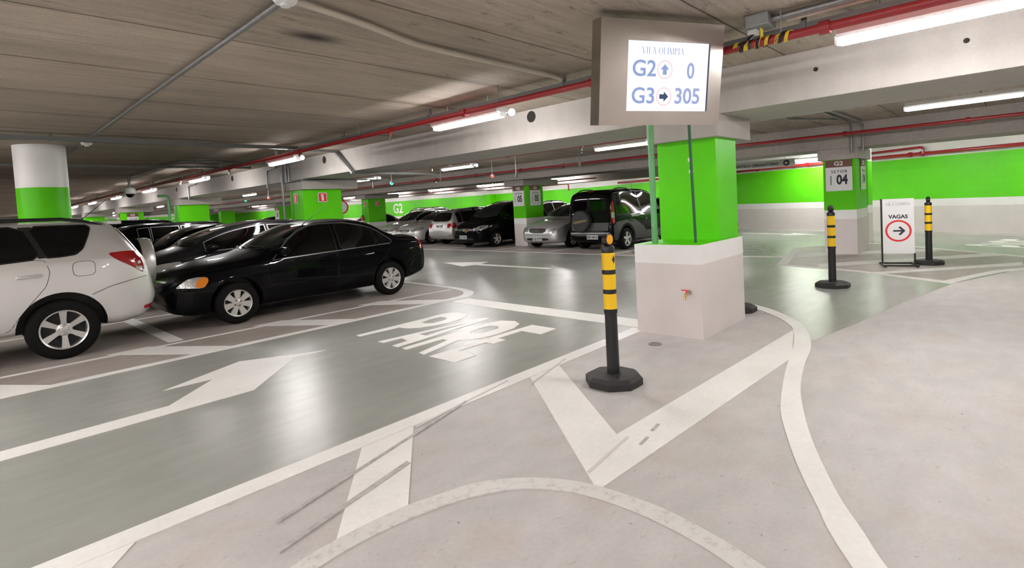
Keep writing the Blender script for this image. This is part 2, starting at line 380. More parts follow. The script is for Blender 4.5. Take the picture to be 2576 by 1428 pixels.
def ring_poly_mesh(mb, r0, r1, z0, z1, n=48, mi=0):
    for k in range(n):
        a, b = 2*math.pi*k/n, 2*math.pi*(k+1)/n
        mb.prism([(r0*math.cos(a), r0*math.sin(a)), (r1*math.cos(a), r1*math.sin(a)), (r1*math.cos(b), r1*math.sin(b)), (r0*math.cos(b), r0*math.sin(b))], z0, z1, mi)

# ------------------------------------------------------------------ floor, ceiling, walls
CEIL = 2.97
XW, XE, YS, YN = -13.0, 26.7, -9.0, 78.0
def struct(o): o['kind'] = 'structure'; return o
struct(MB().box((XW-.3, YS-.3, -.25), (XE+.6, YN+.3, 0)).build('floor', 'concrete_floor'))
struct(MB().box((XW-.3, YS-.3, CEIL), (XE+.6, YN+.3, CEIL+.25)).build('ceiling', 'ceiling'))
def banded_wall(name, p0, p1, th, top, zs=(.81, 1.03, 2.31), mats=('grey_block', 'white_block', 'green_block', 'white_block')):
    """p0->p1 with the visible face on its left; local Y runs along the wall"""
    d = Vector((p1[0]-p0[0], p1[1]-p0[1], 0)); L_ = d.length; a = math.atan2(d.y, d.x)-math.pi/2
    mb = MB(); z = [0, *zs, top]
    for i in range(4): mb.box((0, 0, z[i]), (th, L_, z[i+1]), i)
    o = mb.build(name, list(mats)); o.location = (*p0, 0); o.rotation_euler.z = a
    return struct(o)
# slanted block wall on the right, then the straight far wall
pa, pb = Vector((19.81, -.2)), Vector((23.09, 8.45)); dd = (pb-pa).normalized()
k0 = (YS-.2-pa.y)/dd.y; k1 = (26.7-pa.x)/dd.x
w0 = pa+dd*k0; w1 = pa+dd*k1
banded_wall('wall_right', tuple(w0), tuple(w1), .2, CEIL)
banded_wall('wall_far', (26.7, w1.y), (26.7, YN), .2, CEIL)
banded_wall('wall_end', (26.7, YN), (XW, YN), .2, CEIL)
pl = ('grey_wall', 'white_wall', 'grey_wall', 'white_wall')
banded_wall('wall_left', (XW, YN), (XW, YS), .2, CEIL, mats=pl)
banded_wall('wall_near', (XW, YS), (w0.x, YS), .2, CEIL, mats=pl)

# ------------------------------------------------------------------ painted floor zones and lines
PAINT_COAT = [0]
def flat(name, polys, material, z, th=None):
    """polys of floor points laid as one thin coat of paint, its underside on the floor"""
    bm = bmesh.new(); zb = z
    for poly in polys:
        PAINT_COAT[0] += 1; z = zb+.00003*(PAINT_COAT[0] % 40)
        holes = []
        if isinstance(poly, dict): holes = poly['holes']; poly = poly['outer']
        if not holes:
            vs = [bm.verts.new((x, y, z)) for x, y in poly]
            f = bm.faces.new(vs); f.normal_update()
            if f.normal.z < 0: f.normal_flip()
        else:
            es = []
            for lp in [poly]+holes:
                vs = [bm.verts.new((x, y, z)) for x, y in lp]
                es += [bm.edges.new((vs[i], vs[(i+1) % len(vs)])) for i in range(len(vs))]
            r = bmesh.ops.triangle_fill(bm, edges=es, use_beauty=True)
            for g in r['geom']:
                if isinstance(g, bmesh.types.BMFace):
                    g.normal_update()
                    if g.normal.z < 0: g.normal_flip()
    bmesh.ops.triangulate(bm, faces=[f for f in bm.faces if len(f.verts) > 4])
    base = list(bm.faces)
    r = bmesh.ops.extrude_face_region(bm, geom=base)
    for g in r['geom']:
        if isinstance(g, bmesh.types.BMVert): pass
    for f in base:
        for v in f.verts: v.co.z = 0.0002
    bmesh.ops.recalc_face_normals(bm, faces=bm.faces)
    me = bpy.data.meshes.new(name); bm.to_mesh(me); bm.free(); me.materials.append(M[material])
    o = bpy.data.objects.new(name, me); COL.objects.link(o); return struct(o)
def smooth_curve(pts, n=5):
    out = []; P = [Vector(p).to_2d() for p in pts]
    for i in range(len(P)-1):
        p0 = P[max(i-1, 0)]; p1 = P[i]; p2 = P[i+1]; p3 = P[min(i+2, len(P)-1)]
        for k in range(n):
            t = k/n; out.append(tuple(.5*((2*p1)+(p2-p0)*t+(2*p0-5*p1+4*p2-p3)*t*t+(3*p1-p0-3*p2+p3)*t**3)))
    out.append(tuple(P[-1])); return out
Z1, Z2, Z3, Z4 = .0020, .0036, .0052, .0068
# painted lanes
flat('floor_lane', [[(XW, 3.32), (5.75, 3.32), (5.75, 6.93), (XW, 6.93)]], 'lane_paint', Z1)
road = [(5.75, 6.9), (5.75, 3.3)]+[(5.5, 3.2), (7.4, 2.65), (7.0, 2.0), (6.34, 1.66), (5.95, 1.52), (6.98, 1.31), (8.4, 1.09), (10.36, .68), (12.4, -.1), (13.4, -.7), (15.0, -2.5), (15.5, YS), (17, YS)]
edge_r = lambda y, off: pa.x+dd.x*((y-pa.y)/dd.y)-off
road += [(edge_r(YS, .45), YS), (edge_r(8, .45), 8), (edge_r(12.5, .45), 12.5), (19.2, 12.6), (12.5, 7.3), (12.5, YN), (6.6, YN), (6.6, 7.2)]
flat('floor_road', [road], 'lane_paint', Z1)
# bays beside the lane and bays of the far row keep a darker concrete
flat('floor_bay', [[(XW, 7.0), (6.45, 7.0), (6.55, 7.6), (6.6, YN), (XW, YN)]], 'concrete_bay', Z1*.6)
flat('floor_bay', [[(12.55, 7.2), (19.0, 12.5), (25, 12.6), (26.6, 20), (26.6, YN), (12.55, YN)]], 'concrete_bay', Z1*.6)
# hatched island round the sector pillar
isl = [(11.71, 3.6), (15.2, 4.25), (16.9, 3.1), (16.77, 2.37), (15.72, 1.35), (14.4, -.14), (12.38, -.12), (11.93, .16), (11.16, .47), (10.38, .70), (11.23, 2.11)]
flat('floor_island', [isl], 'concrete_bay', Z2)
lines = []
lines.append([(-6, 3.32), (5.57, 3.34), (5.5, 3.18), (-6, 3.17)])                              # near lane edge
lines.append([(5.59, 3.3), (5.97, 3.3), (5.97, 6.75), (5.59, 6.8)])                            # stop line
lines.append([(XW, 6.93), (5.59, 6.93), (5.59, 7.05), (XW, 7.05)])                             # far lane edge
flat('floor_line', lines, 'white_paint', Z3)
sA = [[(1.78, 3.17), (2.2, 3.17), (1.55, 2.33), (1.13, 2.33)], [(.52, 3.17), (.04, 3.17), (-1.2, 1.6), (-.72, 1.6)]]
flat('floor_line', sA+[[(3.48, 3.17), (3.9, 3.17), (2.94, 1.93), (2.34, 1.64), (2.33, 1.69)], [(2.94, 1.93), (5.06, 1.84), (6.36, 1.79), (5.27, 1.51), (2.34, 1.64)]], 'white_paint', Z3)
co = smooth_curve([(7.9, 3.3), (7.61, 2.77), (7.37, 2.39), (7.07, 2.09), (6.72, 1.83), (6.35, 1.65), (5.92, 1.51), (5.57, 1.43), (5.17, 1.37), (4.5, 1.23), (3.95, 1.06), (3.48, .88), (3.0, .66), (2.74, .51), (2.53, .39), (2.2, .15), (1.9, -.1)])
ci = smooth_curve([(7.7, 3.3), (7.4, 2.72), (7.17, 2.4), (6.88, 2.11), (6.59, 1.91), (6.34, 1.79), (5.9, 1.66), (5.6, 1.59), (5.29, 1.53), (4.71, 1.41), (4.0, 1.23), (3.53, 1.05), (3.15, .88), (2.82, .71), (2.61, .6), (2.2, .33), (1.8, .04)])
n_ = min(len(co), len(ci))
flat('floor_line', [co+ci[::-1]], 'white_paint', Z4+.0006)
ao = smooth_curve([(.5, 2.25), (.95, 2.36), (1.2, 2.38), (1.5, 2.36), (1.7, 2.31), (1.91, 2.24), (2.09, 2.11), (2.23, 1.93), (2.32, 1.72), (2.35, 1.49), (2.35, 1.26), (2.31, 1.04), (2.27, .89), (2.2, .7)])
ai = smooth_curve([(.55, 2.15), (.98, 2.25), (1.2, 2.27), (1.43, 2.25), (1.62, 2.21), (1.82, 2.14), (2.0, 2.03), (2.12, 1.9), (2.21, 1.71), (2.245, 1.48), (2.24, 1.26), (2.205, 1.04), (2.16, .89), (2.09, .7)])
flat('floor_line', [ao+ai[::-1]], 'worn_paint', Z4)
# bay lines by the black car with their hatching and the rounded end
lines = [[(XW, 8.03), (5.9, 7.83), (6.46, 7.76), (6.46, 7.84), (5.9, 7.91), (XW, 8.11)]]
for k in range(-5, 3):
    x = 1.2+k*1.71; lines.append([(x, 8.04), (x+.67, 7.05), (x+1.1, 7.05), (x+.43, 8.04)])
for x in (1.86,): lines.append([(x, 8.05), (x-.05, 12.5), (x+.12, 12.5), (x+.17, 8.05)])
for y in (10.45, 12.85, 15.25, 17.65): lines.append([(1.9, y), (6.5, y), (6.5, y+.1), (1.9, y+.1)])
for y in (10.45,): lines.append([(-3, y), (1.9, y), (1.9, y+.1), (-3, y+.1)])
flat('floor_line', lines, 'white_paint', Z2)
cpo = smooth_curve([(5.55, 6.93), (5.8, 6.90), (6.1, 6.92), (6.35, 7.05), (6.58, 7.40), (6.69, 8.0), (6.71, 8.88), (6.72, 9.6), (6.72, 30)])
cpi = smooth_curve([(5.55, 7.05), (5.8, 7.05), (6.03, 7.08), (6.24, 7.2), (6.44, 7.5), (6.55, 8.05), (6.57, 8.88), (6.58, 9.6), (6.58, 30)])
flat('floor_line', [cpo+cpi[::-1]], 'white_paint', Z4)
# far row front line and bay dividers
lines = [[(12.5, 7.2), (12.62, 7.2), (12.62, YN), (12.5, YN)]]
for k in range(12):
    y = 8.15+k*2.42; lines.append([(12.6, y), (17.3, y), (17.3, y+.1), (12.6, y+.1)])
flat('floor_line', lines, 'worn_paint', Z3)
# island border and hatching
bo = [(11.71, 3.6), (15.2, 4.25), (16.9, 3.1), (16.8, 2.37), (15.75, 1.35), (14.4, -.2), (14.2, -.14), (15.6, 1.45), (16.6, 2.42), (16.7, 3.0), (15.15, 4.05), (11.85, 3.42)]
bi = [(11.71, 3.6), (11.85, 3.42), (11.4, 2.11), (10.60, .80), (11.2, .58), (12.0, .28), (12.6, -.14), (12.3, -.2), (11.93, .12), (11.16, .44), (10.32, .70), (11.2, 2.11)]
flat('floor_line', [bo, bi, [(13.15, 3.62), (14.0, 3.75), (15.5, 1.45), (15.2, 1.2), (13.6, 3.1)], [(11.66, 2.75), (12.1, 2.95), (14.9, .3), (14.5, .1)], [(11.05, 1.68), (11.2, 1.85), (13.35, -.1), (12.9, -.13)], [(12.85, 5.0), (13.1, 5.0), (13.4, 3.75), (13.1, 3.6)]], 'worn_paint', Z3)
lw = .1
q0 = (edge_r(YS, .42), YS); q1 = (edge_r(12.5, .42), 12.5)
flat('floor_line', [[q0, q1, (q1[0]-.12, q1[1]), (q0[0]-.12, q0[1])]], 'worn_paint', Z3)
# arrows and lettering painted on the road
flat('floor_arrow', [[(2.88, 5.77), (2.08, 6.20), (1.26, 5.79), (1.68, 5.76), (1.18, 5.27), (XW, 5.27), (XW, 5.06), (1.8, 5.05), (2.49, 5.77)]], 'white_paint', Z3)
flat('floor_arrow', [[(9.57, 11.84), (10.14, 10.56), (9.70, 10.42), (9.70, 7.9), (9.5, 7.9), (9.48, 10.42), (9.14, 10.52)]], 'white_paint', Z3)
flat('floor_arrow', [[(19.57, 4.6), (20.3, 5.6), (20.0, 5.66), (20.5, 7.4), (20.3, 7.44), (19.82, 5.72), (19.5, 5.8)]], 'white_paint', Z3)
P_ = dict(outer=[(3.46, 6.11), (4.59, 6.13), (4.85, 6.15), (5.02, 6.11), (5.09, 5.98), (5.08, 5.83), (5.0, 5.71), (4.82, 5.62), (4.57, 5.60), (4.35, 5.63), (4.16, 5.71), (4.05, 5.83), (4.02, 5.98), (3.45, 6.01)], holes=[[(4.36, 5.95), (4.55, 6.0), (4.74, 5.99), (4.76, 5.88), (4.66, 5.78), (4.44, 5.77), (4.36, 5.85)]])
A_ = dict(outer=[(3.43, 5.57), (5.04, 5.40), (5.04, 5.27), (3.42, 5.14), (3.42, 5.25), (3.66, 5.28), (3.69, 5.45), (3.44, 5.46)], holes=[[(3.93, 5.43), (4.75, 5.34), (3.94, 5.29)]])
R_ = dict(outer=[(3.42, 5.06), (4.47, 5.10), (4.82, 5.11), (5.02, 5.04), (5.09, 4.86), (5.0, 4.69), (4.78, 4.59), (4.45, 4.56), (4.23, 4.59), (4.08, 4.66), (4.0, 4.76), (3.4, 4.62), (3.41, 4.73), (3.94, 4.87), (3.94, 4.96), (3.41, 4.96)], holes=[[(4.32, 4.92), (4.55, 4.97), (4.72, 4.95), (4.77, 4.86), (4.68, 4.76), (4.42, 4.76), (4.32, 4.83)]])
E_ = [(3.39, 4.52), (4.68, 4.52), (5.04, 4.51), (5.04, 4.11), (4.73, 4.10), (4.73, 4.41), (4.32, 4.41), (4.32, 4.28), (4.11, 4.28), (4.11, 4.40), (3.70, 4.40), (3.69, 4.11), (3.40, 4.11)]
flat('floor_lettering', [P_, A_, R_, E_], 'white_paint', Z3)
# the same word, faded, on the road beyond the pillar (reversed direction) and at the right edge
def word_at(ox, oy, ang, name, material, sc=1):
    ca, sa = math.cos(ang), math.sin(ang); T = lambda p: (ox+sc*((p[0]-4.24)*ca-(p[1]-5.1)*sa), oy+sc*((p[0]-4.24)*sa+(p[1]-5.1)*ca))
    out = []
    for g in (P_, A_, R_, E_):
        if isinstance(g, dict): out.append(dict(outer=[T(p) for p in g['outer']], holes=[[T(p) for p in h] for h in g['holes']]))
        else: out.append([T(p) for p in g])
    flat(name, out, material, Z3)
word_at(14.6, 5.4, math.radians(-62), 'floor_lettering', 'faded_paint', .9)
word_at(17.1, -.2, math.radians(68), 'floor_lettering', 'white_paint', .95)
# tyre scuffs across the stripes
scuffs = [[(1.05, 2.75), (2.75, 3.20), (2.75, 3.225), (1.05, 2.775)], [(.95, 2.5), (1.85, 2.72), (1.85, 2.76), (.95, 2.53)], [(2.2, 3.13), (3.3, 3.27), (3.3, 3.285), (2.2, 3.15)], [(3.36, 3.04), (4.1, 3.24), (4.1, 3.26), (3.36, 3.06)], [(2.42, 1.78), (2.95, 1.84), (2.95, 1.86), (2.42, 1.80)], [(2.9, 1.72), (3.02, 1.735), (3.02, 1.755), (2.9, 1.74)], [(3.12, 1.76), (3.24, 1.775), (3.24, 1.795), (3.12, 1.78)]]
M['faint_mark'] = mat('faint_rubber_mark', (.66, .64, .62), .5)
flat('floor_scuff', scuffs[2:5], 'faint_mark', Z4+.0022)
flat('floor_scuff', scuffs[:2]+scuffs[5:], 'tyre_mark', Z4+.0022)

# ------------------------------------------------------------------ beams and pillars
def beam(name, x0, x1, z0, y0, y1, m, holes=()):
    mb = MB().box((x0, y0, z0), (x1, y1, CEIL)); o = struct(mb.build(name, m, bevel=.012))
    for (y, z, r) in holes:
        h = MB().lathe([(r, -.004), (r, .006)], 24, 0, Matrix.Translation((x0, y, z)) @ Matrix.Rotation(math.pi/2, 4, 'Y')).build('sleeve_hole', 'dark_hole', o)
    return o
beam('beam', 6.11, 7.36, 2.47, YS, YN, 'beam', [(5.26, 2.86, .085), (11.7, 2.83, .085), (.28, 2.76, .022), (1.44, 2.76, .022), (17.6, 2.82, .085), (23.5, 2.82, .085)])
beam('beam', 14.0, 15.2, 2.42, YS, YN, 'beam_far')
beam('beam', 21.6, 22.5, 2.45, 11.5, YN, 'beam_far')
def pillar(x0, x1, y0, y1, zt, label, cap=None, front_base=None):
    mb = MB(); z = [0, .81, 1.02, zt]
    for i in range(3): mb.box((x0, y0, z[i]), (x1, y1, z[i+1]), i)
    if front_base is not None:
        mb2 = MB()
        mb2.box((front_base, y0-.06, 0), (x1-.04, y1, .81), 0); mb2.box((front_base, y0-.06, .81), (x1-.04, y1, 1.02), 1)
        mb2.box((front_base+.012, y0-.048, 1.02), (x1-.05, y1-.012, 1.024), 2)
    o = mb.build('pillar', ['grey_wall', 'white_wall', 'green'])
    tag(o, label, 'pillar', kind='structure')
    if front_base is not None:
        b = mb2.build('pillar_base', ['grey_wall', 'white_wall', 'green'], o)
    if cap:
        cx0, cx1, cy0, cy1, cz1 = cap
        MB().box((cx0, cy0, zt), (cx1, cy1, cz1)).build('capital', 'white_wall' if cz1 == CEIL else ('beam' if x0 < 10 else 'beam_far'), o, bevel=.012)
    return o
pillar(6.11, 6.72, 2.49, 3.22, 2.21, 'green painted pillar on a wide grey base, nearest the camera', (6.0, 7.05, 2.42, 3.3, 2.47), 5.46)
for i, y in enumerate((13.0, 23.5, 34.0, 44.5, 55.0)):
    pillar(6.15, 7.2, y, y+.72, 2.21, ['green pillar rising behind the black sedan, extinguisher plates on it', 'green pillar behind the charcoal hatchback, second along the main beam', 'green pillar with the sector 07 board, far along the main beam', 'small far green pillar along the main beam beyond the sector 07 board', 'farthest small green pillar under the main beam'][i], (6.1, 7.65, y-.1, y+.82, 2.47))
pillar(14.05, 15.25, 2.57, 3.22, 2.17, 'green pillar carrying the sector 04 board, standing on the hatched island', (14.0, 15.4, 2.5, 3.32, 2.42))
for i, y in enumerate((12.93, 23.5, 34.0, 44.5)):
    pillar(14.45, 15.45, y, y+.62, 2.2, ['green pillar carrying two sector 05 boards between the parked cars', 'green pillar with the fire extinguisher behind the black sedan roof', 'far green pillar of the second row with a sector 07 board', 'farthest green pillar of the second row'][i], (14.2, 16.2, y-.15, y+.8, 2.42))
pillar(16.75, 17.35, 2.80, 3.4, 2.2, 'plain green and white pillar close behind the sector 04 pillar', (16.75, 17.35, 2.80, 3.4, CEIL))
o = pillar(26.1, 26.75, 26.7, 27.3, 2.31, 'green pilaster on the far wall behind the silver cars', None)
# round column on the left
mb = MB(); cx, cy, rr = 1.13, 11.95, .345
for i, (za, zb_) in enumerate(((0, .81), (.81, 1.02), (1.02, 2.26), (2.26, CEIL))):
    mb.lathe([(rr, za), (rr, zb_)], 48, i, Matrix.Translation((cx, cy, 0)))
tag(mb.build('pillar', ['grey_wall', 'white_wall', 'green', 'white_wall'], smooth=True), 'round column, white above and green below, behind the silver off-roader', 'pillar', kind='structure')

# ------------------------------------------------------------------ fluorescent fittings
def make_light(label, group):
    r = empty('fluorescent_light', (0, 0, 0), label, 'light', group)
    mb = MB(); mb.box((-.105, 0, .03), (.105, 1.32, .075)); mb.prism([(-.105, .03), (-.10, .03), (-.075, .01), (-.08, .01)], 0, 1.32, 0, Matrix(((1, 0, 0, 0), (0, 0, 1, 0), (0, 1, 0, 0), (0, 0, 0, 1)))); mb.prism([(.105, .03), (.10, .03), (.075, .01), (.08, .01)], 0, 1.32, 0, Matrix(((1, 0, 0, 0), (0, 0, 1, 0), (0, 1, 0, 0), (0, 0, 0, 1)))); mb.box((-.05, -.02, -.03), (.05, .0, .03)); mb.box((-.05, 1.32, -.03), (.05, 1.34, .03))
    for y in (.25, 1.05): mb.tube([(0, y, .07), (0, y, .27)], .006, 6)
    mb.build('housing', 'lamp_case', r)
    t = MB().prism([(-.052, .032), (-.040, -.035), (.040, -.035), (.052, .032)], .01, 1.31, 0, Matrix(((1, 0, 0, 0), (0, 0, 1, 0), (0, 1, 0, 0), (0, 0, 0, 1))))
    t.build('tube', 'lamp', r)
    MB().sphere((0, -.16, 0), .045, 12, 8).build('end_lamp', 'lamp_dome', r)
    return r
GL1 = 'fluorescent fittings along the main beam'
near_lab = ['bright fluorescent fitting at the upper right corner before the beam', 'bright fluorescent fitting left of the display board, under the red pipe', 'fluorescent fitting beside the diagonal cable channel on the beam', 'fluorescent fitting above the camera dome, fourth along the main beam', 'fluorescent fitting just past the camera dome, fifth along the main beam']
ys1 = [-.34, 4.66, 10.35, 15.9, 21.3]+[26.7+5.4*k for k in range(9)]
lp = make_light(near_lab[0], GL1); lp.location = (4.86, ys1[0], 2.70)
for k, y in enumerate(ys1[1:]):
    lab = near_lab[k+1] if k < 4 else 'small distant fluorescent fitting in the receding row along the main beam, beyond the camera dome'
    dup(lp, (4.86, y, 2.70), 0, lab, GL1)
for y in (-5.7, -10.9+2.4): dup(lp, (4.86, y, 2.70), 0, 'fluorescent fitting of the main beam row beyond the right edge of the view', GL1)
for x, y in [(-2.6, -6+2.2*k) for k in range(9)]+[(-8.0, -6+4.4*k) for k in range(5)]: dup(lp, (x, y, 2.70), 0, 'fluorescent fitting over the near bays, outside the view, rows filled out to add light', 'fluorescent fittings over the near bays')  # unseen; near row made denser and outer row added to light the foreground
GL2 = 'fluorescent fittings over the road'
l2 = ['fluorescent fitting at the right edge, behind the main beam', 'fluorescent fitting showing left of the big green pillar', 'fluorescent fitting above the road between main beam and second beam', 'fluorescent fitting with a green sensor lamp below it']
for k, y in enumerate([-.12, 5.6, 11.1, 16.0]+[21.4+5.4*j for j in range(8)]):
    dup(lp, (10.25, y, 2.70), 0, l2[k] if k < 4 else 'small distant fluorescent fitting over the road, left of the one with the green sensor lamp', GL2)
GL3 = 'fluorescent fittings near the far wall'
for y in (-1.8, 1.9): dup(lp, (17.9, y, 2.70), 0, 'added fluorescent fitting hidden above the second beam to brighten the slanted green wall', GL3)  # added out of sight behind the beam, to brighten the slanted wall
for x, y in [(23.0, 13.2), (24.3, 17.5)]+[(24.6, 20.5+4.2*k) for k in range(12)]+[(9.0, 74.5), (13, 74.5), (17, 74.5), (21, 74.5)]: dup(lp, (x, y, 2.70), 0, 'added fluorescent fitting that brightens the far and end walls', GL3)  # extra lamps, added to brighten the far wall and the dim end wall
for k, y in enumerate([6.2, 15.5, 21, 25.5, 30.0, 36, 42, 48, 54]):
    dup(lp, (21.0 if k == 0 else 20.9, 4.75 if k == 0 else y, 2.57 if k == 0 else 2.70), 0, ['fluorescent fitting above the one-way banner', 'fluorescent fitting over the dark van by the far wall', 'fluorescent fitting on the far beam above the silver cars, nearest of two', 'fluorescent fitting on the far beam left of the red pipe elbow'][k] if k < 4 else 'small distant fluorescent fitting over the far bays near the far wall', GL3)

bn = [o for o in COL.objects if o.get('label', '') == 'fluorescent fitting above the one-way banner'][0]
for y in (.25, 1.05): MB().tube([(0, y, .26), (0, y, .4)], .006, 6).build('hanger', 'galv', bn)
dup(lp, (17.9, 6.6, 2.70), 0, 'added fluorescent fitting hidden above the big pillar to brighten the slanted green wall', GL3)  # one more added lamp, lifts the dark wall behind the banner
# ------------------------------------------------------------------ pipes, channels, conduits
def pipe(name, pts, r, m, label, cat='pipe', bend=.12, n=12): 
    mb = MB().tube(pts, r, n, 0, bend); return tag(mb.build(name, m, smooth=60), label, cat)
def sprinkler_pipe(x, z, y0, y1, r, label, heads, tees):
    p = pipe('sprinkler_pipe', [(x, y0, z), (x, y1, z)], r, 'red_pipe', label)
    for y in tees:
        MB().tube([(x, y-.035, z), (x, y+.035, z)], r*1.5, 12).build('coupling', 'red_pipe', p, smooth=60)
    for y in heads:
        mb = MB(); mb.tube([(x, y, z), (x, y, z-r-.05)], r*.6, 10); mb.tube([(x, y-.05, z), (x, y+.05, z)], r*1.35, 12)
        f = mb.build('fitting', 'red_pipe', p, smooth=60)
        mb = MB(); mb.tube([(x, y, z-r-.05), (x, y, z-r-.075)], .012, 8); mb.tube([(x-.015, y, z-r-.07), (x-.012, y, z-r-.11), (x, y, z-r-.125), (x+.012, y, z-r-.11), (x+.015, y, z-r-.07)], .004, 6); mb.lathe([(.018, 0), (.018, .003)], 12, 0, Matrix.Translation((x, y, z-r-.13)))
        mb.build('sprinkler_head', 'chrome', f)
    for y in [k for k in np.arange(y0+1.0, y1, 3.1)]:
        MB().tube([(x, y, z+r), (x, y, CEIL)], .005, 6).build('hanger', 'galv', p)
    return p
sprinkler_pipe(4.53, 2.745, YS, 64, .034, 'long red sprinkler pipe running beside the main beam', [3.05, 6.65, 9.6, 13.2, 17], [-1.0, 1.0, 5.0])
sprinkler_pipe(13.25, 2.68, YS, 60, .034, 'red sprinkler pipe in front of the second beam', [6.3, 10.2, 16.5, 19.5, 24], [.6, 2.6, 12.0, 14.2, 18.0])
sprinkler_pipe(9.5, 2.74, 5.2, 40, .022, 'thin red sprinkler pipe over the road', [6.8, 12], [9])
sprinkler_pipe(20.6, 2.55, 14, 60, .03, 'red sprinkler pipe along the far beam', [17, 21, 26], [19, 24])
# wall mounted hydrant main on the slanted wall
wp = lambda y, off, z: (pa.x+dd.x*((y-pa.y)/dd.y)-dd.y*off, y+dd.x*off, z)
p = pipe('hydrant_pipe', [wp(-8, .18, 2.42), wp(16, .18, 2.42)], .05, 'red_pipe', 'thick red hydrant pipe along the slanted green wall')
for y in (1.9, 2.2, 5.4, 5.9, 7.4): MB().tube([wp(y, .18, 2.42), wp(y+.09, .18, 2.42)], .075, 12).build('coupling', 'red_pipe', p, smooth=60)
MB().tube([wp(1.9, .22, 2.42), wp(1.9, .22, 2.62), wp(3.6, .22, 2.58), wp(3.6, .22, 2.46)], .035, 12, 0, .1).build('branch', 'red_pipe', p, smooth=60)
for y in (0.2, 4.4, 8.6): MB().tube([wp(y, .02, 2.42), wp(y, .18, 2.42)], .012, 6).build('bracket', 'galv', p)
pipe('hydrant_pipe', [(26.66, 20.2, 2.2), (26.66, 20.2, 2.62), (26.66, 27.5, 2.62)], .035, 'red_pipe', 'red pipe with an elbow above the far green wall')
# grey cable channel over the red pipe, turning across the ceiling to the left
def channel(name, p0, p1, w, h, m, label, hang=2.4):
    p0, p1 = Vector(p0), Vector(p1); d = (p1-p0).normalized(); s = d.cross(Vector((0, 0, 1))).normalized(); u = s.cross(d)
    mb = MB(); L_ = (p1-p0).length; fr = Matrix((s, u, d)).transposed().to_4x4(); fr.translation = p0
    mb.prism([(-w/2, 0), (w/2, 0), (w/2, h), (w/2-.004, h), (w/2-.004, .004), (-w/2+.004, .004), (-w/2+.004, h), (-w/2, h)], 0, L_, 0, fr)
    mb.prism([(-w/2-.003, h*.45), (w/2+.003, h*.45), (w/2+.003, h*.55), (-w/2-.003, h*.55)], 0, L_, 0, fr)
    o = tag(mb.build(name, m), label, 'cable channel')
    k = .6
    while k < L_ and hang:
        q = p0+d*k
        mb = MB(); mb.prism([(-w/2-.012, -.006), (w/2+.012, -.006), (w/2+.012, h+.01), (-w/2-.012, h+.01)], -.02, .02, 0, Matrix.Translation(d*k) @ fr)
        if q.z+h < CEIL-.05: mb.box((q.x-.006, q.y-.02, q.z+h), (q.x+.006, q.y+.02, CEIL))
        mb.build('bracket', 'tray', o); k += hang
    return o
channel('cable_channel', (4.78, YS, 2.83), (4.78, 10.2, 2.83), .08, .045, 'tray', 'long grey cable channel above the red pipe')
channel('cable_channel', (-9, 10.25, 2.86), (4.8, 10.25, 2.86), .1, .06, 'tray', 'grey cable channel crossing the ceiling above the round column', 1.9)
channel('cable_channel', (4.78, 10.3, 2.83), (4.78, 60, 2.83), .08, .045, 'tray', 'far length of grey cable channel following the red pipe', 5)
channel('cable_channel', (-8, 14.8, 2.88), (5.6, 14.8, 2.88), .07, .05, 'tray', 'thin dark channel crossing the ceiling behind the round column', 2.6)
def poly_channel(pts, w, label):
    mb = MB()
    for a, b in zip(pts[:-1], pts[1:]):
        a, b = Vector(a), Vector(b); d = (b-a); L_ = d.length; d.normalize(); s = d.cross(Vector((0, 0, 1))).normalized(); u = s.cross(d)
        fr = Matrix((s, u, d)).transposed().to_4x4(); fr.translation = a
        mb.prism([(-w/2, -.02), (w/2, -.02), (w/2, .025), (-w/2, .025)], -.02, L_+.02, 0, fr)
    return tag(mb.build('cable_channel', 'galv'), label, 'cable channel')
poly_channel([(4.9, 10.95, 2.94), (6.03, 11.0, 2.94), (6.05, 10.35, 2.42), (8.3, 10.4, 2.40)], .1, 'bright steel channel stepping diagonally down the main beam face')
poly_channel([(11.0, 5.9, 2.9), (13.9, 6.3, 2.9), (13.9, 5.9, 2.4), (15.3, 5.9, 2.36)], .08, 'steel channel stepping down the second beam above the dark van')
# thin conduits
pipe('conduit', [(1.55, -2.5, 2.935), (1.55, 3.3, 2.935), (1.58, 10.8, 2.935)], .02, 'galv', 'grey conduit running up to the smoke detector by the round column', 'conduit')
pipe('conduit', [(1.62, 10.95, 2.94), (1.66, 18, 2.94)], .016, 'galv', 'grey conduit continuing behind the round column', 'conduit')
pipe('conduit', [(-3, 3.2, 2.93), (1.45, 3.27, 2.93), (2.2, 3.42, 2.93), (2.75, 3.6, 2.93), (4.70, 3.62, 2.93), (4.74, 3.62, 2.90)], .024, 'conduit_beige', 'beige conduit bending across the ceiling toward the display board', 'conduit', .4)
pipe('conduit', [(3.63, 18.4, 2.93), (3.66, 13.6, 2.93), (6.0, 13.65, 2.93)], .022, 'galv', 'grey conduit feeding the camera dome', 'conduit', .2)
for k, (dx, m, lb) in enumerate(((0, 'galv', 'steel conduit leaving the junction box at the ceiling'), (.09, 'conduit_beige', 'beige conduit leaving the junction box at the ceiling'))):
    pipe('conduit', [(4.60+dx, 1.42-.12*k, 2.925), (4.60+dx, YS, 2.925)], .026, m, lb, 'conduit')
jb = empty('junction_box', (4.58, 1.47, 2.87), 'grey steel junction box at the end of two ceiling conduits', 'junction box')
MB().box((-.09, -.09, 0), (.11, .09, .1)).build('body', 'galv', jb, bevel=.008)
MB().box((-.03, .02, -.04), (.05, .09, 0)).build('socket', 'white_plastic', jb, bevel=.005)
mb = MB(); mb.tube([(.0, .06, -.04), (-.05, .09, -.1), (-.15, .12, -.13)], [.018, .015, .01], 8); mb.build('plug', 'black_plastic', jb, smooth=True)
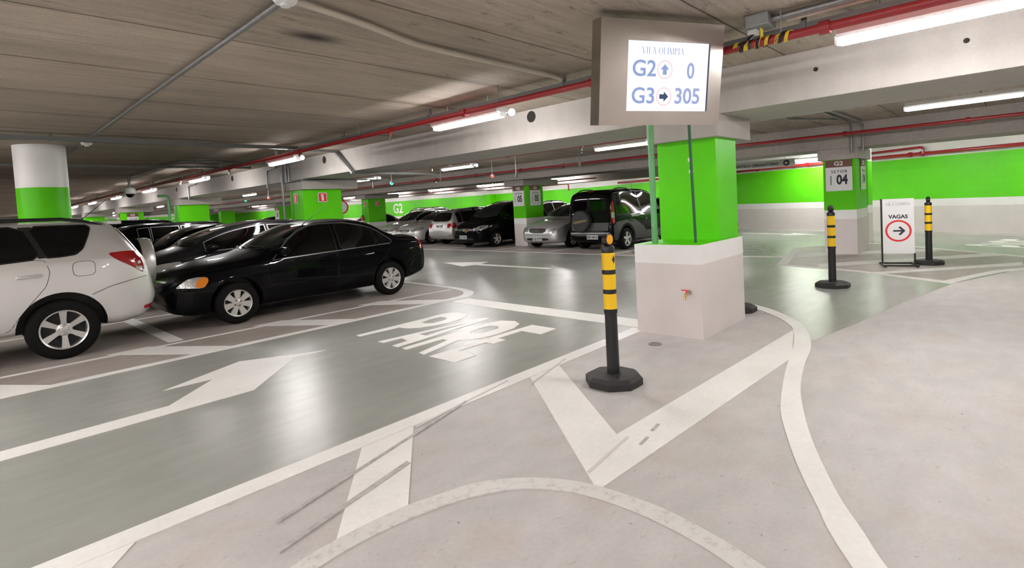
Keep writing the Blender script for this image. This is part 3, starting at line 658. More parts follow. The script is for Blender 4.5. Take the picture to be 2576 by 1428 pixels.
# hazard tape wound round the red pipe
mb = MB()
def helix(y0, y1, turns, r, w, mi):
    n = 60; v = []; f = []
    for i in range(n+1):
        t = i/n; a = 2*math.pi*turns*t; y = y0+(y1-y0)*t; rr_ = r+.004*math.sin(9*t)
        v += [(4.53+rr_*math.cos(a), y, 2.745+rr_*math.sin(a)), (4.53+rr_*math.cos(a+.3), y+w, 2.745+rr_*math.sin(a+.3))]
    for i in range(n): f.append((2*i, 2*i+1, 2*i+3, 2*i+2))
    return v, f
for y0, y1, tn, wd_, mi in ((1.20, 1.42, 3, .03, 0), (1.22, 1.45, 2.2, .035, 1), (1.40, 1.62, 2.5, .04, 0), (1.42, 1.62, 3.2, .03, 1)):
    v, f = helix(y0, y1, tn, .038+.002*mi, wd_, mi); mb.add(v, f, mi)
mb.box((4.50, 1.44, 2.76), (4.56, 1.445, 2.85), 0)
tag(mb.build('hazard_tape', ['tape_y', 'black_plastic']), 'yellow and black hazard tape wound round the red pipe', 'tape')
# smoke detectors
def smoke(loc, label, cone=.075):
    r = empty('smoke_detector', loc, label, 'smoke detector')
    MB().lathe([(.06, 0), (.06, -.03)], 20).build('mount', 'galv', r)
    MB().lathe([(cone*.9, -.03), (cone, -.035), (cone, -.055), (cone*.8, -.075), (cone*.4, -.08), (cone*.4, -.095), (.003, -.097)], 28).build('sensor', 'white_plastic', r, smooth=True)
    return r
smoke((1.535, 3.30, CEIL), 'white smoke detector at the top edge of the ceiling, where two conduits meet')
smoke((1.62, 10.95, CEIL), 'white smoke detector in front of the round column')
smoke((10.2, 3.6, CEIL), 'white smoke detector right of the big green pillar, behind the main beam')
smoke((11.2, 13.2, CEIL), 'white smoke detector over the road beyond the main beam')
pipe('conduit', [(10.2, 3.6, 2.945), (10.2, 6.5, 2.945)], .014, 'galv', 'thin conduit to the smoke detector right of the big green pillar', 'conduit')
# conduits over the road right of the pillar, dropping to the sector 04 pillar
pipe('conduit', [(10.3, 1.2, 2.93), (10.3, 3.1, 2.93), (11.4, 3.2, 2.93), (12.6, 2.6, 2.93)], .02, 'galv', 'bent grey conduit behind the main beam on the right', 'conduit')
for k in (0, 1):
    pipe('conduit', [(10.4, 2.4+.12*k, 2.93), (13.3, 2.35+.2*k, 2.93), (13.95, 2.4+.22*k, 2.9), (13.95, 2.4+.22*k, 2.3)], .022, 'galv', ['steel conduit dropping to the top of the sector 04 pillar, left of a pair', 'steel conduit dropping to the top of the sector 04 pillar, right of a pair'][1-k], 'conduit')
# vertical conduits on the beam at the second pillar
pipe('conduit', [(6.03, 13.86, 2.9), (6.03, 13.86, .0)], .032, 'galv', 'vertical steel conduit standing before the pillar with extinguisher plates', 'conduit')
pipe('conduit', [(6.07, 14.3, 2.88), (6.07, 14.85, 2.86), (6.07, 14.9, 2.75), (6.07, 14.9, 2.36)], .022, 'galv', 'bent steel conduit on the beam face left of the extinguisher pillar', 'conduit')
pipe('conduit', [(6.07, 21.0, 2.86), (6.07, 21.9, 2.84), (6.07, 21.9, 2.37)], .024, 'galv', 'bent steel conduit on the beam face above the charcoal hatchback', 'conduit')
pipe('conduit', [(6.05, 13.72, 2.44), (6.05, 12.86, 2.44), (8.6, 12.86, 2.44)], .018, 'galv', 'horizontal steel conduit along the capital of the extinguisher pillar', 'conduit', .05)
for k in range(3): pipe('conduit', [(6.07, 13.55+.16*k, 2.9), (6.07, 13.55+.16*k, 2.42)], .022, 'galv', 'short vertical steel conduit on the beam face above the extinguisher pillar', 'conduit')['group'] = 'short conduits on the main beam'
pipe('drain_pipe', [(5.7, 24.5, 2.62), (6.0, 24.3, 2.62), (6.0, 24.2, .0)], .05, 'green_pipe', 'pale green drain pipe with an elbow, far along the main beam')
# camera dome
dc = empty('security_camera', (3.65, 18.6, 2.62), 'white security camera dome hanging from the ceiling', 'camera')
MB().tube([(0, 0, 0), (0, 0, .35)], .035, 12).build('stem', 'galv', dc, smooth=True)
MB().lathe([(.05, .02), (.11, 0), (.15, -.06), (.155, -.15), (.14, -.17)], 24).build('housing', 'white_plastic', dc, smooth=True)
MB().sphere((0, 0, -.165), .11, 20, 12).build('dome', 'glass', dc, smooth=True)
# parking sensor lamps under the lights
def sensor(x, y, col, label):
    r = empty('parking_sensor', (x, y, CEIL), label, 'sensor lamp', 'parking sensor lamps')
    MB().tube([(0, 0, 0), (0, 0, -.42)], .012, 8).build('stem', 'galv', r)
    MB().lathe([(.03, -.40), (.06, -.42), (.06, -.45)], 16).build('cap', 'white_plastic', r)
    MB().sphere((0, 0, -.46), .06, 14, 8).build('lamp', col, r, smooth=True)
    return r
for x, y, c_, lb in ((10.7, 15.8, 'green_lamp', 'green sensor lamp under a fluorescent fitting, right of the extinguisher plates'), (12.2, 12.3, 'red_lamp', 'red sensor lamp above the black minivan'), (11, 30, 'green_lamp', 'small green sensor lamp over the far bays left of the plain green pillar'), (11, 27.0, 'red_lamp', 'small red sensor lamp right of the far green sensor lamp'), (22.5, 12.5, 'green_lamp', 'green sensor lamp beside the dark van roof'), (22.8, 20.5, 'red_lamp', 'red sensor lamp under the red pipe elbow')):
    sensor(x, y, c_, lb)
def hang_lamp(x, y, z, label):
    r = empty('emergency_spot', (x, y, CEIL), label, 'sensor', 'hanging detectors')
    MB().tube([(0, 0, 0), (0, 0, z-CEIL)], .01, 6).build('stem', 'galv', r)
    MB().lathe([(.035, 0), (.035, -.12), (.02, -.14)], 12, 0, Matrix.Translation((0, 0, z-CEIL))).build('body', 'galv', r, smooth=True)
for x, y, z, lb in ((11.5, 10.6, 2.45, 'small hanging grey detector left of the sector 05 pillar'), (11.6, 14.2, 2.6, 'small hanging grey detector over the road above the silver estate'), (11.2, 17.8, 2.6, 'small hanging grey detector left of the green sensor lamp'), (11.9, 8.6, 2.62, 'small hanging dark detector above the silver sedan')): hang_lamp(x, y, z, lb)

# ------------------------------------------------------------------ display board
def display_board():
    yaw, tilt, Wd, H = -2.061, .153, 1.101, .781
    n = Vector((math.cos(yaw), math.sin(yaw), 0)); rt = (-n).cross(Vector((0, 0, 1))); up = Vector((0, 0, 1))*math.cos(tilt)+n*math.sin(tilt)
    tl = Vector((3.375, 2.179, 2.90)); ctr = tl+rt*Wd/2-up*H/2
    r = empty('display_board', ctr, 'brushed steel display board with a lit screen of parking counts', 'sign')
    fr = frame((0, 0, 0), rt, up)
    sx, sy = .055, -.02; sw, sh = .372, .262
    mb = MB()
    D = .14
    # case with an opening for the screen
    xo, yo = Wd/2, H/2; x0, x1, y0, y1 = sx-sw, sx+sw, sy-sh, sy+sh
    for a, b in (((-xo, -yo), (x0, yo)), ((x1, -yo), (xo, yo)), ((x0, y1), (x1, yo)), ((x0, -yo), (x1, y0))):
        mb.add([(a[0], a[1], 0), (b[0], a[1], 0), (b[0], b[1], 0), (a[0], b[1], 0)], [(0, 1, 2, 3)])
    mb.add([(-xo, -yo, 0), (xo, -yo, 0), (xo, yo, 0), (-xo, yo, 0), (-xo, -yo, -D), (xo, -yo, -D), (xo, yo, -D), (-xo, yo, -D)], [(1, 0, 4, 5), (2, 1, 5, 6), (3, 2, 6, 7), (0, 3, 7, 4), (4, 7, 6, 5)])
    e = .022
    mb.add([(x0, y0, 0), (x1, y0, 0), (x1, y1, 0), (x0, y1, 0), (x0, y0, -e), (x1, y0, -e), (x1, y1, -e), (x0, y1, -e)], [(0, 1, 5, 4), (1, 2, 6, 5), (2, 3, 7, 6), (3, 0, 4, 7)], 1)
    cs = mb.build('case', ['steel', 'screen_edge'], r); cs.matrix_local = fr
    mb = MB(); mb.add([(x0, y0, -e+.002), (x1, y0, -e+.002), (x1, y1, -e+.002), (x0, y1, -e+.002), (x0, y0, -e-.02), (x1, y0, -e-.02), (x1, y1, -e-.02), (x0, y1, -e-.02)], [(0, 1, 2, 3), (1, 0, 4, 5), (2, 1, 5, 6), (3, 2, 6, 7), (0, 3, 7, 4), (4, 7, 6, 5)])
    s = mb.build('screen', 'screen', r); s.matrix_local = fr
    zt = -e+.004
    def put(me, x, y, nm='lettering'): place_mesh(nm, me, s, Matrix.Translation((x, y, zt)))
    cxs = sx
    put(serif_mesh('VILA OLÍMPIA', .05, .385, 'screen_pale'), cxs-.05, sy+.195)
    put(text_mesh('S H O P P I N G', .02, 'screen_faint'), cxs-.06, sy+.243)
    put(text_mesh('G2', .17, 'screen_blue', .0028, .001, 1.04), cxs-.215, sy+.055)
    put(text_mesh('0', .17, 'screen_pale', .003, .001, .85), cxs+.21, sy+.045)
    put(text_mesh('G3', .17, 'screen_blue', .0028, .001, 1.04), cxs-.215, sy-.150)
    put(text_mesh('305', .17, 'screen_pale', .003, .001, .98), cxs+.19, sy-.150)
    for yy, pk, am, ang in ((sy+.055, 'screen_pink', 'screen_blue', math.pi/2), (sy-.150, 'screen_pink', 'screen_dark', 0)):
        mb = MB(); ring_poly_mesh(mb, .063, .069, 0, .001); put(mb.mesh('ring', [pk]), cxs-.03, yy, 'ring')
        mb = MB().prism([(-.04, -.018), (0, -.018), (0, -.04), (.042, 0), (0, .04), (0, .018), (-.04, .018)], 0, .001, 0, Matrix.Rotation(ang, 4, 'Z')); put(mb.mesh('arrow', [am]), cxs-.03, yy, 'arrow')
    # ceiling bracket behind the case
    back = -n
    mb = MB()
    for k in (-.3, .3):
        a = rt*k+Vector((0, 0, .05))+back*.14; mb.tube([a, a+Vector((0, 0, CEIL-ctr.z-.05))], .02, 10)
    mb.build('bracket', 'galv', r)
    return r
display_board()
# pipes and cable at the big pillar
mb = MB().tube([(5.62, 3.04, 1.024), (5.62, 3.04, CEIL)], .035, 16); tag(mb.build('downpipe', 'green_pipe', smooth=60), 'pale green vertical pipe on the big pillar base', 'pipe')
mb = MB()
for k in range(3): mb.tube([(5.72+.01*k, 2.585+.012*k, 1.024), (5.72+.012*k, 2.60+.014*k, 1.8), (5.72, 2.62+.01*k, CEIL)], .009, 8)
tag(mb.build('cable_bundle', 'green_cable', smooth=60), 'dark green cable bundle rising from the big pillar base', 'cable')
pp = bpy.data.objects['pillar']
for y, z, r in ((2.80, 1.98, .028), (2.79, 1.84, .028)): MB().lathe([(r, 0), (r, .002)], 20, 0, Matrix.Translation((6.108, y, z)) @ Matrix.Rotation(-math.pi/2, 4, 'Y')).build('filled_hole', 'white_wall', pp)
MB().lathe([(.014, 0), (.014, .002)], 14, 0, Matrix.Translation((6.108, 2.795, 1.88)) @ Matrix.Rotation(-math.pi/2, 4, 'Y')).build('bolt_hole', 'dark_hole', pp)
# tap on the base
tp = empty('tap', (5.46, 2.57, .50), 'small brass tap with a red lever on the grey pillar base', 'tap')
mb = MB(); mb.lathe([(.03, 0), (.03, -.008), (.015, -.01), (.012, -.05)], 16, 0, Matrix.Rotation(math.pi/2, 4, 'Y')); mb.build('flange', 'chrome', tp, smooth=True)
mb = MB(); mb.tube([(-.04, 0, 0), (-.09, 0, 0), (-.11, 0, -.02), (-.12, 0, -.06)], .013, 10, 0, .02); mb.build('spout', 'brass', tp, smooth=True)
mb = MB(); mb.tube([(-.07, 0, .01), (-.07, 0, .035)], .008, 8); mb.box((-.078, -.012, .033), (-.062, .055, .043)); mb.build('lever', 'sign_red', tp)
tag(MB().lathe([(.07, .0002), (.07, .005), (.05, .006), (.05, .004), (.002, .004)], 24, 0, Matrix.Translation((5.05, 2.78, 0))).build('floor_drain', 'galv'), 'small round drain cover on the floor by the big pillar base', 'drain')

# ------------------------------------------------------------------ sector boards and other signs
def sector_board(loc, right, num, w, h, label, bar=True):
    r = empty('sector_sign', loc, label, 'sign', 'sector boards')
    fr = frame((0, 0, 0), right, (0, 0, 1)); hb = h*.225
    o = MB().box((-w/2, -h/2, 0), (w/2, h/2-hb, .012)).build('panel', 'sign_white', r); o.matrix_local = fr
    o2 = MB().box((-w/2, h/2-hb, 0), (w/2, h/2, .014)).build('header', 'sign_brown', r); o2.matrix_local = fr
    place_mesh('lettering', text_mesh('G2', hb*.82, 'sign_white', hb*.02, .001, 1.15), o2, Matrix.Translation((0, h/2-hb/2, .0145)))
    place_mesh('lettering', text_mesh('SETOR', h*.125, 'ink', .001, .001, 1.05, 1.25), o, Matrix.Translation((.01, h/2-hb-h*.15, .0125)))
    place_mesh('lettering', text_mesh(num, h*.42, 'ink', h*.016, .001, .75), o, Matrix.Translation((w*.12, -h*.15, .0125)))
    place_mesh('bar', MB().box((-.008, -h*.15, 0), (.008, h*.15, .001)).mesh('bar', ['ink']), o, Matrix.Translation((-w*.30, -h*.15, .0125)))
    return r
YM, YP, XP = (0, -1, 0), (0, 1, 0), (1, 0, 0)
sector_board((14.038, 2.90, 1.81), YM, '04', .53, .70, 'white sector 04 board facing the camera on the island pillar')
sector_board((14.75, 2.558, 1.81), XP, '04', .50, .70, 'sector 04 board seen edge-on, on the right face of the island pillar')
sector_board((14.438, 13.25, 1.83), YM, '05', .55, .73, 'left of the two sector 05 boards, facing the road')
sector_board((14.99, 12.918, 1.83), XP, '05', .58, .73, 'right of the two sector 05 boards, round the pillar corner')
sector_board((6.138, 34.36, 1.75), YM, '07', .62, .8, 'sector 07 board far along the main beam behind the black cars')
sector_board((6.7, 33.985, 1.75), XP, '07', .5, .8, 'sector 07 board on the side face of the far main-beam pillar')
sector_board((14.438, 34.3, 1.75), YM, '07', .6, .8, 'small sector 07 board left of the plain green pillar, second row')
def ext_plate(loc, right, label):
    r = empty('extinguisher_sign', loc, label, 'sign', 'extinguisher plates'); fr = frame((0, 0, 0), right, (0, 0, 1))
    o = MB().box((-.12, -.12, 0), (.12, .12, .006)).build('plate', 'sign_white', r); o.matrix_local = fr
    mb = MB().box((-.105, -.105, .006), (.105, .105, .008)); place_mesh('field', mb.mesh('field', ['sign_red']), o)
    mb = MB(); mb.prism([(-.03, -.085), (.03, -.085), (.03, .03), (.012, .05), (.012, .07), (.05, .07), (.05, .08), (-.02, .085), (-.045, .06), (-.055, .03), (-.045, .03), (-.03, .055), (-.012, .065), (-.012, .05), (-.03, .03)], .008, .010)
    place_mesh('symbol', mb.mesh('symbol', ['sign_white']), o)
ext_plate((6.14, 13.4, 2.0), YM, 'red extinguisher plate on the near left face of the pillar behind the black sedan')
ext_plate((6.66, 12.985, 2.0), XP, 'red extinguisher plate on the right face of the pillar behind the black sedan')
ext_plate((14.44, 23.8, 1.95), YM, 'red extinguisher plate above the fire extinguisher')
ext_plate((14.95, 23.485, 1.95), XP, 'red extinguisher plate round the corner from the fire extinguisher')
fe = empty('fire_extinguisher', (14.3, 23.85, .75), 'red fire extinguisher hung on a green pillar', 'fire extinguisher')
MB().lathe([(.07, 0), (.085, .02), (.085, .5), (.06, .57), (.025, .6)], 20).build('cylinder', 'ext_red', fe, smooth=True)
MB().box((-.02, -.06, .6), (.02, .06, .66)).build('valve', 'black_plastic', fe)
MB().tube([(0, .05, .63), (-.05, .13, .55), (-.05, .13, .2)], .012, 8).build('hose', 'black_plastic', fe, smooth=True)
MB().lathe([(.0865, .15), (.0865, .38)], 20, cap=False).build('label_band', 'sign_white', fe)
# one way banner under the second beam
ob = empty('hanging_sign', (16.4, 5.6, 2.31), 'long grey one-way banner hung under the ceiling beyond the big pillar', 'sign')
frb = frame((0, 0, 0), (0, -1, 0), (0, 0, 1)); o = MB().box((-1.15, -.11, -.01), (1.15, .11, .01)).build('board', 'sign_grey', ob); o.matrix_local = frb
place_mesh('lettering', text_mesh('SENTIDO OBRIGATÓRIO', .112, 'ink', .002, .001, 1.0), o, Matrix.Translation((.10, -.01, .011)))
place_mesh('disc', MB().lathe([(.085, 0), (.085, .001)], 32).mesh('disc', ['ink']), o, Matrix.Translation((.93, 0, .0105)))
mb = MB().prism([(-.055, 0), (-.005, .05), (.015, .035), (-.005, .012), (.055, .012), (.055, -.012), (-.005, -.012), (.015, -.035), (-.005, -.05)], 0, .001); place_mesh('arrow', mb.mesh('arrow', ['sign_grey']), o, Matrix.Translation((.93, 0, .012)))
mb = MB()
for y in (-.9, .9): mb.tube([(0, y, .11), (0, y, CEIL-2.31)], .006, 6)
mb.build('hanger', 'galv', ob)
# G2 lettering on the walls
def wall_word(loc, right, size, label):
    o = place_mesh('wall_lettering', text_mesh('G2', size, 'white_wall', size*.02, .004), None, frame(loc, right, (0, 0, 1))); tag(o, label, 'lettering')
wall_word((26.68, 38.7, 1.65), YM, 1.15, 'large white G2 lettering on the far green wall')
wall_word((20.0, YN-.02, 1.7), XP, 1.15, 'small distant white G2 lettering on the end wall')
# round no-entry type disc beside the second pillar
nd = empty('round_sign', (8.4, 15.2, 1.75), 'round red rimmed sign half hidden behind the extinguisher pillar', 'sign')
f2 = frame((0, 0, 0), (math.sin(YAW), -math.cos(YAW), 0), (0, 0, 1))
o = MB().lathe([(.22, -.006), (.22, .006)], 36).build('disc', 'sign_white', nd); o.matrix_local = f2
mb = MB(); ring_poly_mesh(mb, .175, .22, .006, .008); place_mesh('rim', mb.mesh('rim', ['sign_red']), nd, f2)
MB().tube([(.02, .02, -1.75), (.02, .02, .2)], .025, 10).build('post', 'galv', nd)

# ------------------------------------------------------------------ delineator posts
def bollard(loc, label, facing):
    r = empty('delineator_post', loc, label, 'bollard', 'black and yellow delineator posts')
    oct_ = [(.245*math.cos(math.pi/8+k*math.pi/4), .245*math.sin(math.pi/8+k*math.pi/4)) for k in range(8)]
    mb = MB(); top = [(x*.86, y*.86) for x, y in oct_]
    v = [(*p, 0) for p in oct_]+[(*p, .055) for p in oct_]+[(*p, .08) for p in top]; f = [tuple(range(7, -1, -1)), tuple(range(16, 24))]
    for l in (0, 8):
        for k in range(8): f.append((l+k, l+(k+1) % 8, l+8+(k+1) % 8, l+8+k))
    mb.add(v, f); mb.lathe([(.068, .08), (.062, .086), (.056, .086)], 24); mb.build('base', 'rubber', r, bevel=.004)
    mb = MB(); mb.lathe([(.054, .05), (.052, .60), (.058, .602), (.058, .632), (.053, .634), (.053, 1.115), (.056, 1.117), (.057, 1.15), (.052, 1.165), (.035, 1.172), (.022, 1.175), (.022, 1.2)], 28)
    for z in (.785, .95): mb.lathe([(.0545, z-.018), (.058, z-.016), (.058, z+.016), (.0545, z+.018)], 28)
    mb.build('post', 'post_black', r, smooth=True)
    for z0, z1 in ((.637, .766), (.804, .931), (.969, 1.112)): MB().lathe([(.0545, z0), (.0548, z1)], 28, cap=False).build('band', 'yellow', r, smooth=True)
    hx = Matrix.Translation((0, 0, 1.222)) @ Matrix.Rotation(facing, 4, 'Z') @ Matrix.Rotation(math.pi/2, 4, 'Y')
    hd = MB().lathe([(.045, -.024), (.052, -.02), (.052, .02), (.045, .024)], 28, 0, hx).build('reflector_head', 'post_black', r, smooth=True)
    MB().lathe([(.041, .0242), (.040, .027)], 28, 0, hx).build('reflector', 'amber', hd, smooth=True)
    # diamond mark on the top band
    mb = MB()
    for i in range(6):
        a = [(-.5+i/6)*.7, (-.5+(i+1)/6)*.7]; hh = [.035*(1-abs(t)/.35) for t in a]
        mb.add([(.0565*math.cos(facing+a[0]), .0565*math.sin(facing+a[0]), 1.055-hh[0]), (.0565*math.cos(facing+a[1]), .0565*math.sin(facing+a[1]), 1.055-hh[1]), (.0565*math.cos(facing+a[1]), .0565*math.sin(facing+a[1]), 1.055+hh[1]), (.0565*math.cos(facing+a[0]), .0565*math.sin(facing+a[0]), 1.055+hh[0])], [(0, 1, 2, 3)])
    mb.build('diamond_mark', 'ink', r)
    return r
FC = math.radians(-95)
bollard((3.79, 2.49, .004), 'tall delineator post nearest the camera, amber reflector turned to the right', FC)
bollard((9.42, 2.07, .002), 'delineator post on the painted road right of the big pillar, reflector edge-on', math.radians(-48))
bollard((12.68, 1.17, .004), 'delineator post close beside the white arrow stand', math.radians(-70))
bollard((7.06, 2.67, .001), 'delineator post hidden behind the big pillar, only its rubber base showing', FC)

# ------------------------------------------------------------------ arrow stand
st = empty('sign_stand', (12.25, 1.58, .004), 'white arrow stand on black feet with a red ringed arrow', 'sign')
a0, a1 = Vector((-.09, .235, 0)), Vector((.06, -.235, 0)); rt = (a1-a0).normalized(); nn = rt.cross(Vector((0, 0, 1))); wd = (a1-a0).length
frs = frame((a0+a1)/2, rt, (0, 0, 1))
o = MB().box((-wd/2, .235, -.008), (wd/2, 1.27, .008)).build('panel', 'sign_white', st); o.matrix_local = frs
place_mesh('lettering', serif_mesh('VILA OLÍMPIA', .05, .38, 'ink_brown'), o, Matrix.Translation((0, 1.17, .0085)))
place_mesh('lettering', text_mesh('S H O P P I N G', .018, 'ink_brown', 0, .0005), o, Matrix.Translation((-.08, 1.215, .0085)))
place_mesh('lettering', text_mesh('VAGAS', .095, 'ink', .0035, .001, 1.0), o, Matrix.Translation((0, .93, .0085)))
mb = MB(); ring_poly_mesh(mb, .172, .205, 0, .001); place_mesh('ring', mb.mesh('ring', ['sign_red']), o, Matrix.Translation((0, .665, .0085)))
mb = MB().prism([(-.09, -.016), (.04, -.016), (-.01, -.065), (.02, -.085), (.10, 0), (.02, .085), (-.01, .065), (.04, .016), (-.09, .016)], 0, .001); place_mesh('arrow', mb.mesh('arrow', ['ink']), o, Matrix.Translation((.01, .665, .0085)))
mb = MB()
mb.box((-wd/2-.026, .04, -.014), (-wd/2+.002, 1.275, .012)); mb.box((wd/2-.014, .04, -.014), (wd/2+.014, .24, .012)); mb.box((wd/2-.02, .24, -.02), (wd/2, 1.26, -.009))
for z in (-.2, .2): mb.box((-wd/2-.03, .015, z-.015), (wd/2+.03, .045, z+.015))
for x in (-wd/2, wd/2): mb.box((x-.015, .015, -.26), (x+.015, .045, .26)); mb.lathe([(.02, 0), (.02, .015)], 10, 0, Matrix.Translation((x, 0, .2)) @ Matrix.Rotation(-math.pi/2, 4, 'X'))
o = mb.build('frame', 'black_plastic', st); o.matrix_local = frs

#CARS#
# ------------------------------------------------------------------ cars
def pchip(pts):
    X = np.array([p[0] for p in pts], float); Y = np.array([p[1] for p in pts], float)
    h = np.diff(X); d = np.diff(Y)/h; m = np.zeros(len(X))
    for i in range(1, len(X)-1):
        if d[i-1]*d[i] > 0:
            w1 = 2*h[i]+h[i-1]; w2 = h[i]+2*h[i-1]; m[i] = (w1+w2)/(w1/d[i-1]+w2/d[i])
    m[0] = d[0]; m[-1] = d[-1]
    def f(x):
        x = np.clip(x, X[0], X[-1]); i = np.clip(np.searchsorted(X, x)-1, 0, len(h)-1); t = (x-X[i])/h[i]
        return (2*t**3-3*t**2+1)*Y[i]+(t**3-2*t**2+t)*h[i]*m[i]+(-2*t**3+3*t**2)*Y[i+1]+(t**3-t**2)*h[i]*m[i+1]
    return f

class Shell:
    """car body surface: cross sections lofted along x (0 = nose), y outward, z up"""
    def __init__(s, P):
        s.P = P; s.L = P['L']
        s.f = {k: pchip(P[k]) for k in ('top', 'belt', 'bot', 'w', 'wt')}
        L = s.L
        xs = np.concatenate([[0, .008, .02, .04, .07, .1, .14, .19, .25, .32, .4], np.linspace(.48, L-.48, 62), L-np.array([.4, .32, .25, .19, .14, .1, .07, .04, .02, .008, 0])])
        s.xs = xs; s.S = np.stack([s.section(x) for x in xs])
    def section(s, x):
        top, belt, bot, w, wt = (float(s.f[k](x)) for k in ('top', 'belt', 'bot', 'w', 'wt'))
        cr = s.P.get('crown', .07)*min(1, max(.35, (wt/.55)))
        ze = top-cr; belt = min(belt, ze-.02); bot = min(bot, belt-.08)
        wb = w*s.P.get('tumble', .955); wt = min(wt, wb-.01); h = belt-bot
        sg = s.P.get('sill', .05)
        C = [(0, bot), (w*.80, bot), (w*.955, bot+min(sg, h*.2)), (w*.995, bot+h*.30), (w, bot+h*.55), (w*.992, bot+h*.78), (wb+.012, belt-min(.04, h*.1)), (wb, belt)]
        hh = ze-belt
        C += [((wb*.5+wt*.5)+.02*min(1, hh/.3), belt+hh*.52), (wt+.02, ze-min(.05, hh*.3)), (wt-.02, ze+cr*.28), (wt*.72, top-cr*.30), (wt*.34, top-cr*.04), (0, top)]
        P = np.array(C)
        for _ in range(2):
            Q = [P[0]]
            for a, b in zip(P[:-1], P[1:]): Q += [a*.75+b*.25, a*.25+b*.75]
            Q[1] = Q[1]; Q.append(P[-1]); P = np.array(Q)
        P[:, 1] = np.maximum.accumulate(P[:, 1])
        return P
    def at(s, x):
        x = min(max(x, 0), s.L); i = int(np.clip(np.searchsorted(s.xs, x)-1, 0, len(s.xs)-2)); t = (x-s.xs[i])/(s.xs[i+1]-s.xs[i])
        return s.S[i]*(1-t)+s.S[i+1]*t
    def Y(s, x, z): q = s.at(x); return float(np.interp(z, q[:, 1], q[:, 0]))
    def Zt(s, x, y):
        q = s.at(x); k = int(np.argmax(q[:, 0])); u = q[k:][::-1]; return float(np.interp(abs(y), u[:, 0], u[:, 1]))
    def gap(s, q, y, z):
        if z > q[-1, 1]: return -y-(z-q[-1, 1])*3
        if z < q[0, 1]: return -y-(q[0, 1]-z)*3
        return float(np.interp(z, q[:, 1], q[:, 0]))-y
    def Xend(s, y, z, front=True):
        y = abs(y); px = None
        for i in (range(len(s.xs)) if front else range(len(s.xs)-1, -1, -1)):
            if s.gap(s.S[i], y, z) >= 0:
                if px is None: return s.xs[i]
                a, b = px, s.xs[i]
                for _ in range(14):
                    m = (a+b)/2
                    if s.gap(s.at(m), y, z) >= 0: b = m
                    else: a = m
                return (a+b)/2
            px = s.xs[i]
        return s.L*.1 if front else s.L*.9
    # maps from panel coordinates to point and outward normal
    def side(s, sg):
        def f(u, v):
            e = .012; y = s.Y(u, v); dx = (s.Y(u+e, v)-s.Y(u-e, v))/(2*e); dz = (s.Y(u, v+e)-s.Y(u, v-e))/(2*e)
            dx = max(-2.5, min(2.5, dx)); dz = max(-2.5, min(2.5, dz))
            n = Vector((-dx, 1, -dz)).normalized(); return Vector((u, sg*y, v)), Vector((n.x, sg*n.y, n.z))
        return f
    def end(s, front):
        sg = -1 if front else 1
        def f(u, v):
            e = .015; x = s.Xend(u, v, front); dy = (s.Xend(u+e, v, front)-s.Xend(u-e, v, front))/(2*e); dz = (s.Xend(u, v+e, front)-s.Xend(u, v-e, front))/(2*e)
            dy = max(-2, min(2, dy)); dz = max(-2, min(2, dz))
            n = Vector((1, -dy, -dz)).normalized()*sg; return Vector((x, u, v)), n
        return f
    def topm(s):
        def f(u, v):  # u = x, v = y
            e = .015; z = s.Zt(u, v); dx = (s.Zt(u+e, v)-s.Zt(u-e, v))/(2*e); dy = (s.Zt(u, v+e)-s.Zt(u, v-e))/(2*e)
            dx = max(-3, min(3, dx)); dy = max(-3, min(3, dy))
            return Vector((u, v, z)), Vector((-dx, -dy, 1)).normalized()
        return f

